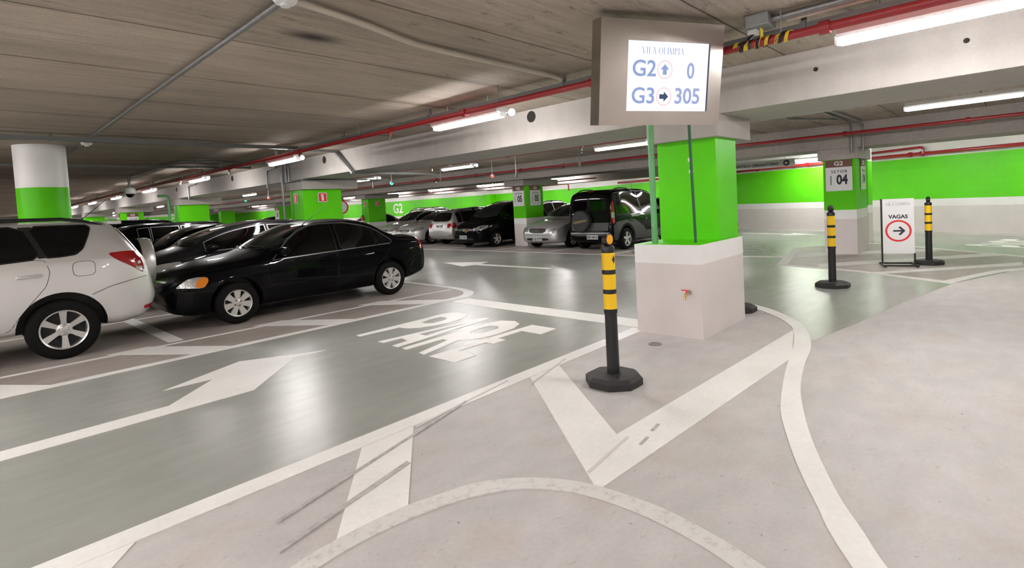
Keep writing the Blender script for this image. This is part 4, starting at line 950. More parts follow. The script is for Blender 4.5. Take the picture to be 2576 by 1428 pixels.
def round_poly(pts, n=2, k=.22):
    P = [Vector(p) for p in pts]
    for _ in range(n):
        Q = []
        for i in range(len(P)):
            a, b = P[i], P[(i+1) % len(P)]; Q += [a*(1-k)+b*k, a*k+b*(1-k)]
        P = Q
    return [tuple(p) for p in P]
def inset_poly(pts, d):
    P = [Vector(p) for p in pts]; A = sum(P[i].x*P[(i+1) % len(P)].y-P[(i+1) % len(P)].x*P[i].y for i in range(len(P))); sg = 1 if A > 0 else -1
    out = []
    for i in range(len(P)):
        a, b, c_ = P[i-1], P[i], P[(i+1) % len(P)]
        e0 = (b-a).normalized(); e1 = (c_-b).normalized(); n0 = Vector((-e0.y, e0.x))*sg; n1 = Vector((-e1.y, e1.x))*sg
        m = n0+n1; l = m.length; m = m/l if l > 1e-6 else n0; out.append(tuple(b+m*(d/max(.35, m.dot(n0)))))
    return out
def panel(name, poly, fmap, m, parent, off=.003, depth=.012, cell=.07, smooth=True):
    """a thin plate cut to poly that follows the body surface"""
    bm = bmesh.new(); vs = [bm.verts.new((x, y, 0)) for x, y in poly]
    try: bm.faces.new(vs)
    except ValueError: bm.free(); return None
    us = [p[0] for p in poly]; ws = [p[1] for p in poly]
    for ax, lo, hi in ((0, min(us), max(us)), (1, min(ws), max(ws))):
        k = math.ceil(lo/cell)*cell
        while k < hi:
            co = [0, 0, 0]; no = [0, 0, 0]; co[ax] = k; no[ax] = 1
            bmesh.ops.bisect_plane(bm, geom=list(bm.verts)+list(bm.edges)+list(bm.faces), plane_co=co, plane_no=no); k += cell
    bmesh.ops.triangulate(bm, faces=[f for f in bm.faces if len(f.verts) > 4])
    bm.verts.index_update(); bound = [e for e in bm.edges if e.is_boundary]; inner = {}
    pos = {}
    for v in bm.verts: pos[v] = fmap(v.co.x, v.co.y)
    bv = {v for e in bound for v in e.verts}
    for v in bv: p, n = pos[v]; inner[v] = bm.verts.new(p-n*depth)
    for v, (p, n) in pos.items(): v.co = p+n*off
    for f in bm.faces: f.smooth = smooth
    for e in bound: bm.faces.new((e.verts[0], e.verts[1], inner[e.verts[1]], inner[e.verts[0]]))
    bmesh.ops.recalc_face_normals(bm, faces=bm.faces)
    # make the plate face outwards
    s_ = 0
    for v, (p, n) in pos.items():
        v.normal_update(); s_ += v.normal.dot(n)
    if s_ < 0: bmesh.ops.reverse_faces(bm, faces=bm.faces)
    me = bpy.data.meshes.new(name); bm.to_mesh(me); bm.free(); me.materials.append(M[m]); me.set_sharp_from_angle(angle=math.radians(45))
    o = bpy.data.objects.new(name, me); COL.objects.link(o); o.parent = parent
    return o
def strip(pts, w):
    """outline of a ribbon of width w along pts"""
    P = [Vector(p) for p in pts]; a = []; b = []
    for i, p in enumerate(P):
        d = (P[min(i+1, len(P)-1)]-P[max(i-1, 0)]).normalized(); n = Vector((-d.y, d.x))*w/2; a.append(tuple(p+n)); b.append(tuple(p-n))
    return a+b[::-1]

_wheels = {}
def wheel_meshes(R, wd, style):
    key = (round(R, 3), wd, style)
    if key in _wheels: return _wheels[key]
    Y = Matrix.Rotation(math.pi/2, 4, 'X')   # lathe axis z -> -y (outer side at -y)
    ri = R*(.64 if style != 'suv' else .66)
    t = MB().lathe([(ri, wd/2-.03), (ri+.012, wd/2), (R*.86, wd/2+.004), (R*.955, wd/2-.012), (R, wd/2-.04), (R, 0), (R, -wd/2+.04), (R*.95, -wd/2+.01), (ri, -wd/2)], 44, 0, Y, cap=False)
    for k in range(44):
        pass
    tm = t.mesh('wheel', ['tyre'], smooth=True)
    mb = MB(); o = wd/2
    mb.lathe([(ri+.004, o-.02), (ri, o-.004), (ri*.93, o-.012), (ri*.90, o-.06), (ri*.9, -.05)], 44, 0, Y, cap=False)   # rim lip and barrel
    mb.lathe([(ri*.92, o-.085), (.002, o-.085)], 32, 1, Y, cap=False)                                                     # dark back
    if style == 'suv': n, wi, wo_, dz = 6, .24, .33, .012
    elif style == 'cap7': n, wi, wo_, dz = 7, .36, .50, .006
    elif style == 'multi': n, wi, wo_, dz = 10, .12, .14, .01
    elif style == 'five': n, wi, wo_, dz = 5, .34, .30, .01
    else: n, wi, wo_, dz = 6, .3, .44, .01
    for k in range(n):
        a = 2*math.pi*k/n+math.pi/2
        rm = Y @ Matrix.Rotation(a, 4, 'Z')
        r0, r1 = ri*.16, ri*.925; h0, h1 = ri*wi*.5, ri*wo_*.5
        poly = [(r0, -h0), (ri*.42, -h0*.92), (ri*.75, -h1*.85), (r1, -h1), (r1+.002, h1), (ri*.75, h1*.85), (ri*.42, h0*.92), (r0, h0)]
        v = [tuple(rm @ Vector((x, y, o-.012-dz*1.6*(1-x/r1)-.0*x))) for x, y in poly]+[tuple(rm @ Vector((x, y*1.12, o-.05))) for x, y in poly]
        m_ = len(poly); mb.add(v, [tuple(range(m_))]+[(i, (i+1) % m_, m_+(i+1) % m_, m_+i) for i in range(m_)], 0)
    mb.lathe([(ri*.34, o-.05), (ri*.33, o-.026), (ri*.24, o-.016), (ri*.16, o-.012), (.002, o-.009)], 28, 0, Y, cap=False)
    nb = 4 if style == 'cap7' else 5
    for k in range(nb):
        a = 2*math.pi*k/nb+.5; mb.lathe([(.014, o-.03), (.014, o-.012), (.009, o-.008), (.001, o-.008)], 10, 1 if style == 'cap7' else 0, Y @ Matrix.Translation((ri*.235*math.cos(a), ri*.235*math.sin(a), 0)), cap=False)
        if style == 'cap7': mb.lathe([(.008, o-.01), (.007, o-.002), (.001, o-.001)], 8, 0, Y @ Matrix.Translation((ri*.235*math.cos(a), ri*.235*math.sin(a), 0)), cap=False)
    if style == 'cap7':
        for k in range(7):
            a = 2*math.pi*(k+.5)/7+math.pi/2
    rmn = mb.mesh('rim', ['hub' if style == 'cap7' else 'rim', 'rim_dark'], smooth=30)
    _wheels[key] = (tm, rmn); return _wheels[key]

def build_car(P, loc, label, group=None, flip=False, kind='car'):
    """P: parameters; nose toward -X unless flip"""
    root = empty(kind, (loc[0], loc[1], 0), label, 'car', group, math.pi if flip else 0)
    sh = Shell(P); L = P['L']; paint = P['paint']; hw = P['W']/2; R = P['R']; xf, xr = P['wheels']; near = 1 if flip else -1
    if flip: root.location = (loc[0]+L, loc[1], 0)
    # body
    n, m = sh.S.shape[0], sh.S.shape[1]; mb = MB(); v = []
    for i in range(n):
        for sg in (1, -1):
            for j in range(m): v.append((sh.xs[i], sg*sh.S[i, j, 0], sh.S[i, j, 1]))
    f = []; ring = 2*m
    for i in range(n-1):
        a, b = i*ring, (i+1)*ring
        for j in range(m-1): f.append((a+j, a+j+1, b+j+1, b+j)); f.append((a+m+j, b+m+j, b+m+j+1, a+m+j+1))
    for a in (0, (n-1)*ring): f.append(tuple([a+j for j in range(m)]+[a+m+j for j in range(m-2, 0, -1)]))
    mb.add(v, f); me = mb.mesh('body', [paint, 'trim_black'])
    bm = bmesh.new(); bm.from_mesh(me); bmesh.ops.remove_doubles(bm, verts=bm.verts, dist=.0004); bmesh.ops.recalc_face_normals(bm, faces=bm.faces); bm.to_mesh(me); bm.free()
    body = bpy.data.objects.new('body', me); COL.objects.link(body)
    # wheel wells cut out of the shell
    ct = MB(); ra = R+P.get('arch', .055)
    for x in (xf, xr):
        for sg in (1, -1):
            y0, y1 = sg*(hw-.30), sg*(hw+.12)
            ct.lathe([(ra, min(y0, y1)), (ra, max(y0, y1))], 40, 1, Matrix.Translation((x, 0, R+.02)) @ Matrix.Rotation(-math.pi/2, 4, 'X'))
    cm = ct.mesh('wells', [paint, 'trim_black']); co_ = bpy.data.objects.new('wells', cm); COL.objects.link(co_)
    md = body.modifiers.new('b', 'BOOLEAN'); md.operation = 'DIFFERENCE'; md.object = co_; md.solver = 'EXACT'
    bpy.context.view_layer.update()
    me2 = bpy.data.meshes.new_from_object(body.evaluated_get(bpy.context.evaluated_depsgraph_get()))
    body.modifiers.clear(); body.data = me2; bpy.data.objects.remove(co_); bpy.data.meshes.remove(cm)
    me2.polygons.foreach_set('use_smooth', [True]*len(me2.polygons)); me2.set_sharp_from_angle(angle=math.radians(40))
    body.parent = root
    # wheels
    tm, rm = wheel_meshes(R, .2, P.get('wheel', 'six'))
    for x in (xf, xr):
        for sg in (1, -1):
            w = place_mesh('wheel', tm, root); w.location = (x, sg*(hw-.115), R); w.rotation_euler.z = 0 if sg < 0 else math.pi
            place_mesh('rim', rm, w)
    top, belt = sh.f['top'], sh.f['belt']; crown = P.get('crown', .07)
    def pane(x0, x1, lift=.03, drop=.055, nseg=9):
        lo, hi = [], []
        for k in range(nseg+1):
            x = x0+(x1-x0)*k/nseg; a = float(belt(x))+lift; b = float(top(x))-crown-drop; hi.append((x, max(b, a+.004))); lo.append((x, a))
        return lo+hi[::-1]
    wins = [round_poly(w, 1, .12) if len(w) < 9 else w for w in P['windows']] if 'windows' in P else [pane(*a) for a in P['panes']]
    for sg in (near, -near):
        sd = sh.side(sg)
        doors = []
        if sg == near or True:
            for di, (poly, hx) in enumerate(P.get('doors', [])):
                if sg != near: continue
                rp = round_poly(poly, 2, .14)
                g_ = panel('door_gap', inset_poly(rp, -.006), sd, 'seam', root, .0008, .01, .12)
                d = panel('door', rp, sd, P.get('side_paint', paint), root, .0032, .012, .06)
                hz = hx[1]
                p, nn_ = sd(*hx); hm = MB(); q = [sd(hx[0]-.09, hz-.004)[0]+nn_*.03, sd(hx[0]-.03, hz)[0]+nn_*.045, sd(hx[0]+.03, hz)[0]+nn_*.045, sd(hx[0]+.09, hz+.004)[0]+nn_*.03]
                q = [sd(hx[0]-.105, hz-.005)[0]-nn_*.005]+q+[sd(hx[0]+.105, hz+.005)[0]-nn_*.005]
                hm.tube(q, [.016]*6, 8); hm.build('handle', P.get('handle', paint), d, smooth=True)
                panel('handle_recess', round_poly([(hx[0]-.05, hz-.045), (hx[0]+.05, hz-.045), (hx[0]+.05, hz+.035), (hx[0]-.05, hz+.035)], 2, .25), sd, P.get('recess', 'trim_black'), d, .0042, .004, .06)
        for w in wins:
            sl = panel('window_seal', inset_poly(w, -.016), sd, P.get('seal', 'trim_black'), root, .0042, .012, .07)
            g = panel('window', w, sd, P.get('glass', 'glass'), root, .0065, .01, .07)
    # windscreen and rear glass
    tpm = sh.topm()
    for nm, spec, mm in (('windscreen', P['ws'], 'glass_ws'), ('rear_window', P.get('rw'), 'glass')):
        if not spec: continue
        (xb, wb), (xt, wt) = spec; bow = P.get('bow', .12)*(1 if nm == 'windscreen' else -.7); poly = []
        N_ = 8
        for k in range(N_+1): t = -1+2*k/N_; poly.append((xb+bow*t*t, wb*t))
        for k in range(N_+1): t = 1-2*k/N_; poly.append((xt+bow*.5*t*t, wt*t))
        panel('window_seal', inset_poly(poly, -.018), tpm, 'trim_black', root, .003, .01, .09)
        panel(nm, poly, tpm, mm, root, .0055, .01, .09)
    if P.get('rear_end_window'):
        rp = round_poly(P['rear_end_window'], 2, .15); fm = sh.end(False)
        panel('window_seal', inset_poly(rp, -.02), fm, 'trim_black', root, .003, .01, .07); panel('rear_window', rp, fm, 'glass', root, .006, .01, .07)
    # lamps and details given as polygons on the side, nose or tail
    for nm, where, poly, m_, rounded in P.get('bits', []):
        rp = round_poly(poly, rounded, .18) if rounded else poly
        ov = .004 if nm in ('indicator_lamp', 'taillight_lens', 'grille_bar', 'grille_trim', 'step_bumper') else 0
        if where == 'side':
            for sg in (near, -near): panel(nm, rp, sh.side(sg), m_, root, .005+ov, .012, .05)
        elif where == 'near': panel(nm, rp, sh.side(near), m_, root, .0045, .01, .06)
        elif where in ('front', 'rear'): panel(nm, rp, sh.end(where == 'front'), m_, root, .005+ov, .015, .05)
        elif where in ('front2', 'rear2'):
            for s_ in (1, -1): panel(nm, [(s_*a, b) for a, b in rp], sh.end(where == 'front2'), m_, root, .005, .015, .05)
        elif where == 'top': panel(nm, rp, tpm, m_, root, .003, .008, .1)
    for where, (y, z), txt in P.get('plates', []):
        fr_ = where == 'front'; x = sh.Xend(0 if abs(y) < .1 else y, z, fr_)+(-.014 if fr_ else .014)
        right = (0, -1, 0) if fr_ else (0, 1, 0)
        pl_ = MB().box((-.2, -.065, -.012), (.2, .065, 0)).build('licence_plate', 'plate', root); pl_.matrix_local = frame((x, y, z), right, (0, 0, 1))
        if txt: place_mesh('lettering', text_mesh(txt, .105, 'ink', .003, .0008, .92), pl_, Matrix.Translation((0, -.005, .0009)))
    # mirrors
    mx, mz = P['mirror']
    for sg in (1, -1):
        y = sg*(sh.Y(mx, mz)); mb = MB(); mb.tube([(mx+.02, y-sg*.03, mz-.03), (mx, y+sg*.07, mz-.02)], [.03, .025], 8)
        hx = Matrix.Translation((mx, y+sg*.125, mz+.02)); sq = [(.055, -.5), (.072, -.46), (.078, -.3), (.078, .3), (.07, .46), (.05, .5)]
        ov_ = Matrix.Diagonal((1.25, .85, .21, 1)) @ Matrix.Identity(4); mb.lathe(sq, 20, 0, hx @ Matrix.Rotation(math.pi/2, 4, 'X') @ ov_); mb.build('mirror', P.get('mirror_paint', paint), root, smooth=50)
    for y in P.get('rails', []):
        for sg in (1, -1):
            x0, x1 = P['rail_x']; mb = MB(); pts = []
            for k in range(11):
                t = k/10; x = x0+(x1-x0)*t; lift = .05*min(1, 5*t, 5*(1-t)); pts.append((x, sg*y, sh.Zt(x, y)+lift+.012))
            pts[0] = (pts[0][0], pts[0][1], pts[0][2]-.02); pts[-1] = (pts[-1][0], pts[-1][1], pts[-1][2]-.02)
            mb.tube(pts, [.012]+[.02]*9+[.012], 8)
            for t in (.5,): x = x0+(x1-x0)*t; mb.box((x-.06, sg*y-.014, sh.Zt(x, y)-.01), (x+.06, sg*y+.014, sh.Zt(x, y)+.06))
            mb.build('roof_rail', 'trim_black', root, smooth=True)
    if 'antenna' in P:
        x, y, ln, an = P['antenna']; z = sh.Zt(x, y); MB().tube([(x, y, z-.01), (x+ln*math.cos(an), y, z+ln*math.sin(an))], [.006, .003], 6).build('antenna', 'trim_black', root)
    # wipers
    (xb, wb), (xt, wt) = P['ws']
    for y0, y1 in ((-.55*wb/.7, .02), (.05, .6*wb/.7)):
        pts = []
        for k in range(6):
            t = k/5; y = y0+(y1-y0)*t; x = xb-.0+.12*(y/wb)**2+.02+.13*t*(.4); pts.append((x, y, sh.Zt(x, y)+.016))
        MB().tube(pts, .008, 6).build('wiper', 'trim_black', root)
    return root, sh

def generic(L, W, H, paint, kind, **k):
    """body profiles by type: nose, bonnet, cabin and tail proportions"""
    p = dict(L=L, W=W, paint=paint, R=.30, tumble=.955, crown=.06, wheel='six', glass='glass')
    hw = W/2
    fo = .86 if kind != 'van' else .85
    ro = {'sedan': 1.0, 'hatch': .72, 'mini': .78, 'suv': .8, 'van': .78, 'wagon': .95}[kind]
    p['wheels'] = (fo, L-ro)
    hood = {'sedan': .98, 'hatch': .96, 'mini': 1.04, 'suv': 1.08, 'van': 1.1, 'wagon': .97}[kind]
    xc = {'sedan': 1.3, 'hatch': 1.15, 'mini': .95, 'suv': 1.2, 'van': .95, 'wagon': 1.2}[kind]
    xw = xc+{'sedan': .85, 'hatch': .8, 'mini': .95, 'suv': .72, 'van': .75, 'wagon': .8}[kind]
    top = [(0, hood-.36), (.06, hood-.26), (.2, hood-.16), (.55, hood-.07), (xc-.15, hood-.005), (xc, hood+.04), (xc+.25, hood+.04+(H-hood)*.34), (xw, H-.06), (xw+.5, H)]
    if kind == 'sedan': xr, xb = L-1.45, L-.72; top += [(xr-.1, H-.03), (xr+.1, H-.09), (xb, hood+.09), (L-.2, hood+.05), (L-.05, hood-.02), (L, hood-.2)]
    elif kind in ('hatch', 'mini'): xr, xb = L-.75, L-.2; top += [(xr-.2, H-.03), (xr+.1, H-.07), (xb, hood+.1), (L-.12, hood-.0), (L-.04, hood-.2), (L, hood-.34)]
    elif kind == 'wagon': xr, xb = L-.6, L-.2; top += [(xr-.2, H-.02), (xr+.05, H-.06), (L-.38, H-.14), (L-.20, H-.34), (L-.09, hood-.02), (L-.03, hood-.2), (L, hood-.34)]
    else: xr, xb = L-.35, L-.12; top += [(xr-.3, H-.01), (xr, H-.03), (L-.16, H-.09), (L-.07, H-.28), (L-.05, hood), (L-.025, hood-.25), (L, hood-.5)]
    p['top'] = top
    bl = hood-.10
    p['belt'] = [(0, hood-.42), (.2, hood-.28), (.6, bl-.06), (xc, bl), (L*.5, bl+.03), (L*.8, bl+.06), (L-.15, bl+.02), (L, bl-.2)]
    p['bot'] = [(0, .34), (.08, .24), (.3, .19), (xf := fo, .19), (L*.5, .2), (L-.5, .22), (L-.1, .3), (L, .42)]
    p['w'] = [(0, hw*.62), (.04, hw*.74), (.15, hw*.86), (.4, hw*.955), (.9, hw*.995), (L*.5, hw), (L-.8, hw*.985), (L-.25, hw*.92), (L-.06, hw*.8), (L, hw*.66)]
    if kind in ('van', 'suv', 'wagon'): p['w'][-3:] = [(L-.3, hw*.965), (L-.07, hw*.92), (L, hw*.82)]
    p['wt'] = [(0, hw*.45), (.2, hw*.7), (.6, hw*.8), (xc, hw*.83), (xw, hw*.68), (L*.6, hw*.67), (xr, hw*.66), (xb, hw*.72), (L-.1, hw*.7), (L, hw*.5)]
    p['ws'] = ((xc+.04, hw*.80), (xw-.02, hw*.62))
    e = xr+.12
    if kind in ('van', 'suv'): p['wt'][-3:] = [(xb, hw*.68), (L-.05, hw*.70), (L, hw*.6)]
    if kind == 'sedan': p['rw'] = ((xb-.06, hw*.68), (xr+.12, hw*.58)); e = xb-.25
    elif kind == 'hatch' or kind == 'mini': p['rw'] = ((xb-.02, hw*.66), (xr+.12, hw*.58)); e = xb-.2
    elif kind == 'wagon': p['rear_end_window'] = [(-hw*.70, hood+.04), (hw*.70, hood+.04), (hw*.60, H-.17), (-hw*.60, H-.17)]; e = L-.42
    else: p['rear_end_window'] = [(-hw*.66, hood+.06), (hw*.66, hood+.06), (hw*.58, H-.18), (-hw*.58, H-.18)]; e = L-.32
    mid = xc+.3+(e-xc-.3)*.47
    p['panes'] = [(xc+.28, mid-.04), (mid+.04, e-.28 if kind != 'sedan' else e)]
    if kind != 'sedan': p['panes'].append((e-.22, e))
    if kind == 'sedan': p['panes'][1] = (mid+.04, e-.22); p['panes'].append((e-.18, e+.08))
    zb = bl+.0
    p['doors'] = [([(xc+.12, .28), (mid-.01, .28), (mid-.01, bl+.01), (xc+.14, bl-.02)], (mid-.2, bl-.12)), ([(mid+.01, .28), (L-ro-.42, .28), (L-ro-.36, .5), (L-ro-.12, .72), (L-ro-.05, bl+.02), (mid+.01, bl+.01)], (L-ro-.22, bl-.11))]
    p['mirror'] = (xc+.36, bl+.08)
    p['bits'] = [('headlight', 'side', [(.10, hood-.40), (.42, hood-.30), (.48, hood-.22), (.30, hood-.20), (.12, hood-.25)], 'lens', 2),
                 ('headlight_inner', 'front2', [(hw*.50, hood-.39), (hw*.80, hood-.39), (hw*.80, hood-.25), (hw*.50, hood-.29)], 'lens', 2),
                 ('grille', 'front', [(-hw*.42, hood-.40), (hw*.42, hood-.40), (hw*.46, hood-.30), (-hw*.46, hood-.30)], 'grille', 1),
                 ('air_intake', 'front', [(-hw*.5, .30), (hw*.5, .30), (hw*.56, .38), (-hw*.56, .38)], 'grille', 1),
                 ('taillight', 'side', [(L-.30, hood-.24), (L-.07, hood-.24), (L-.07, hood-.06), (L-.26, hood-.02)], 'lens_red', 2),
                 ('taillight_inner', 'rear2', [(hw*.60, hood-.24), (hw*.80, hood-.24), (hw*.78, hood-.05), (hw*.60, hood-.07)], 'lens_red', 1)]
    p.update(k); return p

# silver off-roader at the left edge: profiles measured from its rear half
X = 4.19
suv = dict(L=4.45, W=1.82, paint='silver_car', R=.355, arch=.075, wheels=(.88, 3.46), wheel='suv', tumble=.965, crown=.06, sill=.06, recess='silver_car',
    top=[(0, .75), (.08, .86), (.3, .97), (.9, 1.05), (1.05, 1.10), (1.75, 1.6), (2.3, 1.675), (3.6, 1.665), (4.0, 1.63), (4.10, 1.57), (4.22, 1.41), (4.30, 1.28), (4.38, 1.13), (4.42, .9), (4.45, .80)],
    belt=[(0, .66), (.3, .86), (1.05, 1.03), (2.0, 1.10), (3.0, 1.165), (3.8, 1.185), (4.15, 1.16), (4.35, 1.0), (4.45, .7)],
    bot=[(0, .4), (.1, .28), (.5, .24), (2.2, .30), (3.0, .33), (3.7, .34), (4.0, .30), (4.3, .36), (4.40, .45), (4.45, .58)],
    w=[(0, .55), (.15, .75), (.5, .87), (1, .905), (3.4, .91), (3.9, .905), (4.2, .875), (4.35, .83), (4.42, .77), (4.45, .70)],
    wt=[(0, .5), (.5, .7), (1.05, .74), (1.75, .66), (2.5, .66), (3.8, .645), (4.1, .64), (4.25, .66), (4.38, .66), (4.45, .6)],
    ws=((1.08, .72), (1.74, .60)), rear_end_window=[(-.55, 1.2), (.55, 1.2), (.5, 1.5), (-.5, 1.5)],
    windows=[[(X-.83, 1.235), (X-.70, 1.235), (X-.56, 1.25), (X-.49, 1.31), (X-.42, 1.46), (X-.385, 1.555), (X-.42, 1.585), (X-.96, 1.595)],
             [(X-1.95, 1.16), (X-1.5, 1.19), (X-.885, 1.228), (X-1.02, 1.598), (X-1.9, 1.60)], [(X-2.85, 1.11), (X-2.05, 1.155), (X-2.0, 1.6), (X-2.35, 1.56)]],
    doors=[([(X-2.0, .40), (X-1.32, .40), (X-1.20, .44), (X-1.10, .60), (X-.94, .80), (X-.86, .90), (X-.815, 1.06), (X-.86, 1.215), (X-1.5, 1.175), (X-1.98, 1.14)], (X-1.0, 1.03)),
           ([(X-3.0, .40), (X-2.02, .40), (X-2.0, 1.135), (X-2.9, 1.08)], (X-2.2, 1.0))],
    mirror=(1.55, 1.13), rails=[.61], rail_x=(1.9, 3.95), antenna=(3.72, -.5, .42, .72),
    bits=[('taillight', 'side', [(X-.25, 1.225), (X-.08, 1.235), (X+.06, 1.225), (X+.12, 1.11), (X+.13, .95), (X+.10, .94), (X+.01, 1.02), (X-.17, 1.14)], 'lens_red', 1),
          ('taillight_lens', 'side', [(X+.02, 1.02), (X+.10, 1.03), (X+.115, .96), (X+.09, .95)], 'lens', 1),
          ('fuel_flap_gap', 'near', [(X-.605, .975), (X-.385, .975), (X-.385, 1.155), (X-.605, 1.155)], 'seam', 2),
          ('bumper_seam', 'near', strip([(X-.44, .735), (X-.25, .81), (X-.02, .86), (X+.15, .89)], .006), 'seam', 0),
          ('hatch_seam', 'near', strip([(X-.13, 1.56), (X-.02, 1.40), (X+.05, 1.28), (X+.09, 1.22)], .008), 'seam', 0),
          ('reflector', 'side', [(X+.09, .50), (X+.20, .52), (X+.205, .47), (X+.10, .455)], 'lens_red', 1),
          ('window_pillar', 'near', [(X-.90, 1.225), (X-.80, 1.228), (X-.93, 1.60), (X-1.05, 1.60)], 'trim_black', 0),
          ('sill_trim', 'near', [(1.25, .30), (3.02, .36), (3.02, .40), (1.25, .37)], 'silver_car', 0)])
r_, sh_ = build_car(suv, (-2.60, 9.17), 'silver off-roader at the left edge, seen from its rear corner, spare wheel on the back', kind='car')
panel('fuel_flap', round_poly([(X-.60, .98), (X-.39, .98), (X-.39, 1.15), (X-.60, 1.15)], 2, .18), sh_.side(-1), 'silver_car', r_, .0055, .008, .06)
sp = Matrix.Translation((4.54, 0, 1.01)) @ Matrix.Rotation(math.pi/2, 4, 'Y')
MB().lathe([(.30, -.22), (.345, -.165), (.35, -.10), (.345, -.085)], 48, 0, sp).build('spare_wheel', 'tyre', r_, smooth=True)
MB().lathe([(.352, -.12), (.357, -.09), (.357, .005), (.34, .03), (.30, .042), (.15, .045), (.002, .045)], 48, 0, sp, cap=False).build('spare_cover', 'silver_car', r_, smooth=True)
mb = MB(); mb.prism([(4.02, -.56), (4.17, -.54), (4.17, .54), (4.02, .56)], 1.585, 1.635); mb.build('spoiler', 'silver_car', r_, bevel=.015)

# black sedan
X = .1
sed = dict(L=4.6, W=1.73, paint='black_car', R=.312, arch=.06, wheels=(.98, 3.67), wheel='cap7', tumble=.95, crown=.075, seal='trim_black', recess='black_car', sill=.05,
    top=[(0, .60), (.05, .70), (.14, .79), (.35, .87), (.7, .94), (1.15, 1.0), (1.38, 1.045), (1.75, 1.25), (2.15, 1.42), (2.45, 1.47), (2.85, 1.48), (3.2, 1.455), (3.45, 1.39), (3.75, 1.22), (4.02, 1.12), (4.35, 1.09), (4.5, 1.04), (4.56, .93), (4.6, .78)],
    belt=[(0, .52), (.12, .66), (.4, .77), (.9, .83), (1.5, .865), (2.5, .91), (3.4, .945), (4.0, .97), (4.4, .95), (4.55, .86), (4.6, .70)],
    bot=[(0, .40), (.05, .30), (.15, .235), (.45, .19), (1.4, .20), (3.2, .20), (4.0, .24), (4.4, .30), (4.55, .36), (4.6, .5)],
    w=[(0, .50), (.03, .60), (.1, .69), (.22, .76), (.45, .82), (.9, .86), (1.4, .865), (3.4, .865), (4.0, .845), (4.35, .80), (4.5, .75), (4.57, .68), (4.6, .60)],
    wt=[(0, .40), (.14, .55), (.5, .66), (1.2, .72), (1.38, .73), (1.8, .64), (2.2, .575), (2.8, .565), (3.3, .565), (3.6, .60), (4.0, .66), (4.4, .67), (4.6, .5)],
    ws=((1.42, .70), (2.16, .545)), rw=((3.96, .60), (3.42, .53)), bow=.14,
    windows=[[(X+1.48, .905), (X+1.60, 1.02), (X+1.78, 1.17), (X+1.97, 1.29), (X+2.18, 1.365), (X+2.36, 1.385), (X+2.53, 1.385), (X+2.525, .94), (X+2.0, .922)],
             [(X+2.62, .945), (X+2.615, 1.385), (X+2.80, 1.375), (X+2.95, 1.355), (X+3.12, 1.315), (X+3.28, 1.265), (X+3.31, .967), (X+3.0, .957)],
             [(X+3.36, .972), (X+3.335, 1.24), (X+3.44, 1.18), (X+3.53, 1.12), (X+3.62, 1.03), (X+3.64, .99), (X+3.60, .98), (X+3.48, .975)]],
    doors=[([(X+1.355, .30), (X+1.42, .275), (X+2.485, .235), (X+2.51, .62), (X+2.515, .925), (X+1.98, .905), (X+1.45, .885), (X+1.35, .84), (X+1.345, .6)], (X+2.31, .80)),
           ([(X+2.505, .235), (X+3.12, .235), (X+3.17, .30), (X+3.19, .42), (X+3.27, .57), (X+3.40, .70), (X+3.56, .82), (X+3.60, .955), (X+3.0, .94), (X+2.53, .928), (X+2.525, .6)], (X+3.36, .825))],
    mirror=(1.68, 1.0), antenna=(2.2, -.45, .62, .62),
    bits=[('headlight', 'side', [(.115, .63), (.25, .625), (.50, .60), (.60, .685), (.595, .755), (.42, .765), (.27, .735)], 'lens', 1),
          ('indicator_lamp', 'side', [(.40, .625), (.525, .605), (.605, .69), (.60, .745), (.50, .755), (.42, .70)], 'lens_amber', 1),
          ('grille', 'front', [(-.36, .56), (.36, .56), (.40, .69), (-.40, .69)], 'grille', 1),
          ('grille_bar', 'front', [(-.34, .595), (.34, .595), (.345, .61), (-.345, .61)], 'dark_car', 0), ('grille_bar', 'front', [(-.36, .64), (.36, .64), (.365, .655), (-.365, .655)], 'dark_car', 0),
          ('grille_trim', 'front', [(-.40, .69), (.40, .69), (.40, .712), (-.40, .712)], 'chrome', 0),
          ('air_intake', 'front', [(-.45, .29), (.45, .29), (.5, .38), (-.5, .38)], 'grille', 1),
          ('bumper_seam', 'near', strip([(.11, .565), (.3, .56), (.55, .555), (.68, .55)], .006), 'seam', 0),
          ('moulding', 'near', [(X+1.36, .505), (X+2.48, .515), (X+2.48, .545), (X+1.36, .535)], 'black_car', 0),
          ('moulding', 'near', [(X+2.53, .515), (X+3.18, .525), (X+3.2, .555), (X+2.53, .545)], 'black_car', 0),
          ('sill_trim', 'near', [(1.34, .205), (3.28, .205), (3.28, .235), (1.34, .25)], 'black_car', 0),
          ('window_trim', 'near', strip([(X+1.44, .888), (X+1.98, .908), (X+2.52, .927), (X+3.0, .943), (X+3.6, .962)], .012), 'grey_car', 0),
          ('window_trim', 'near', strip([(X+1.44, .90), (X+1.58, 1.03), (X+1.76, 1.19), (X+1.95, 1.31), (X+2.17, 1.388), (X+2.40, 1.408), (X+2.80, 1.40), (X+3.13, 1.335), (X+3.30, 1.285), (X+3.46, 1.20), (X+3.56, 1.12), (X+3.65, 1.02), (X+3.65, .97)], .014), 'grey_car', 0),
          ('taillight', 'side', [(4.385, .79), (4.49, .80), (4.53, .95), (4.46, 1.01), (4.37, 1.02), (4.40, .90)], 'lens_red', 1),
          ('fuel_flap', 'near', round_poly([(X+3.82, .86), (X+3.99, .86), (X+3.99, .97), (X+3.82, .97)], 1, .2), 'black_car', 0),
          ('bumper_seam', 'near', strip([(4.06, .60), (4.25, .67), (4.45, .70), (4.54, .70)], .006), 'seam', 0)])
def nose_in(x): return x*.8 if x < .6 else x-.12     # the nose is blunter than the profile above
for k in ('top', 'belt', 'bot', 'w', 'wt'): sed[k] = [(nose_in(a), b) for a, b in sed[k]]
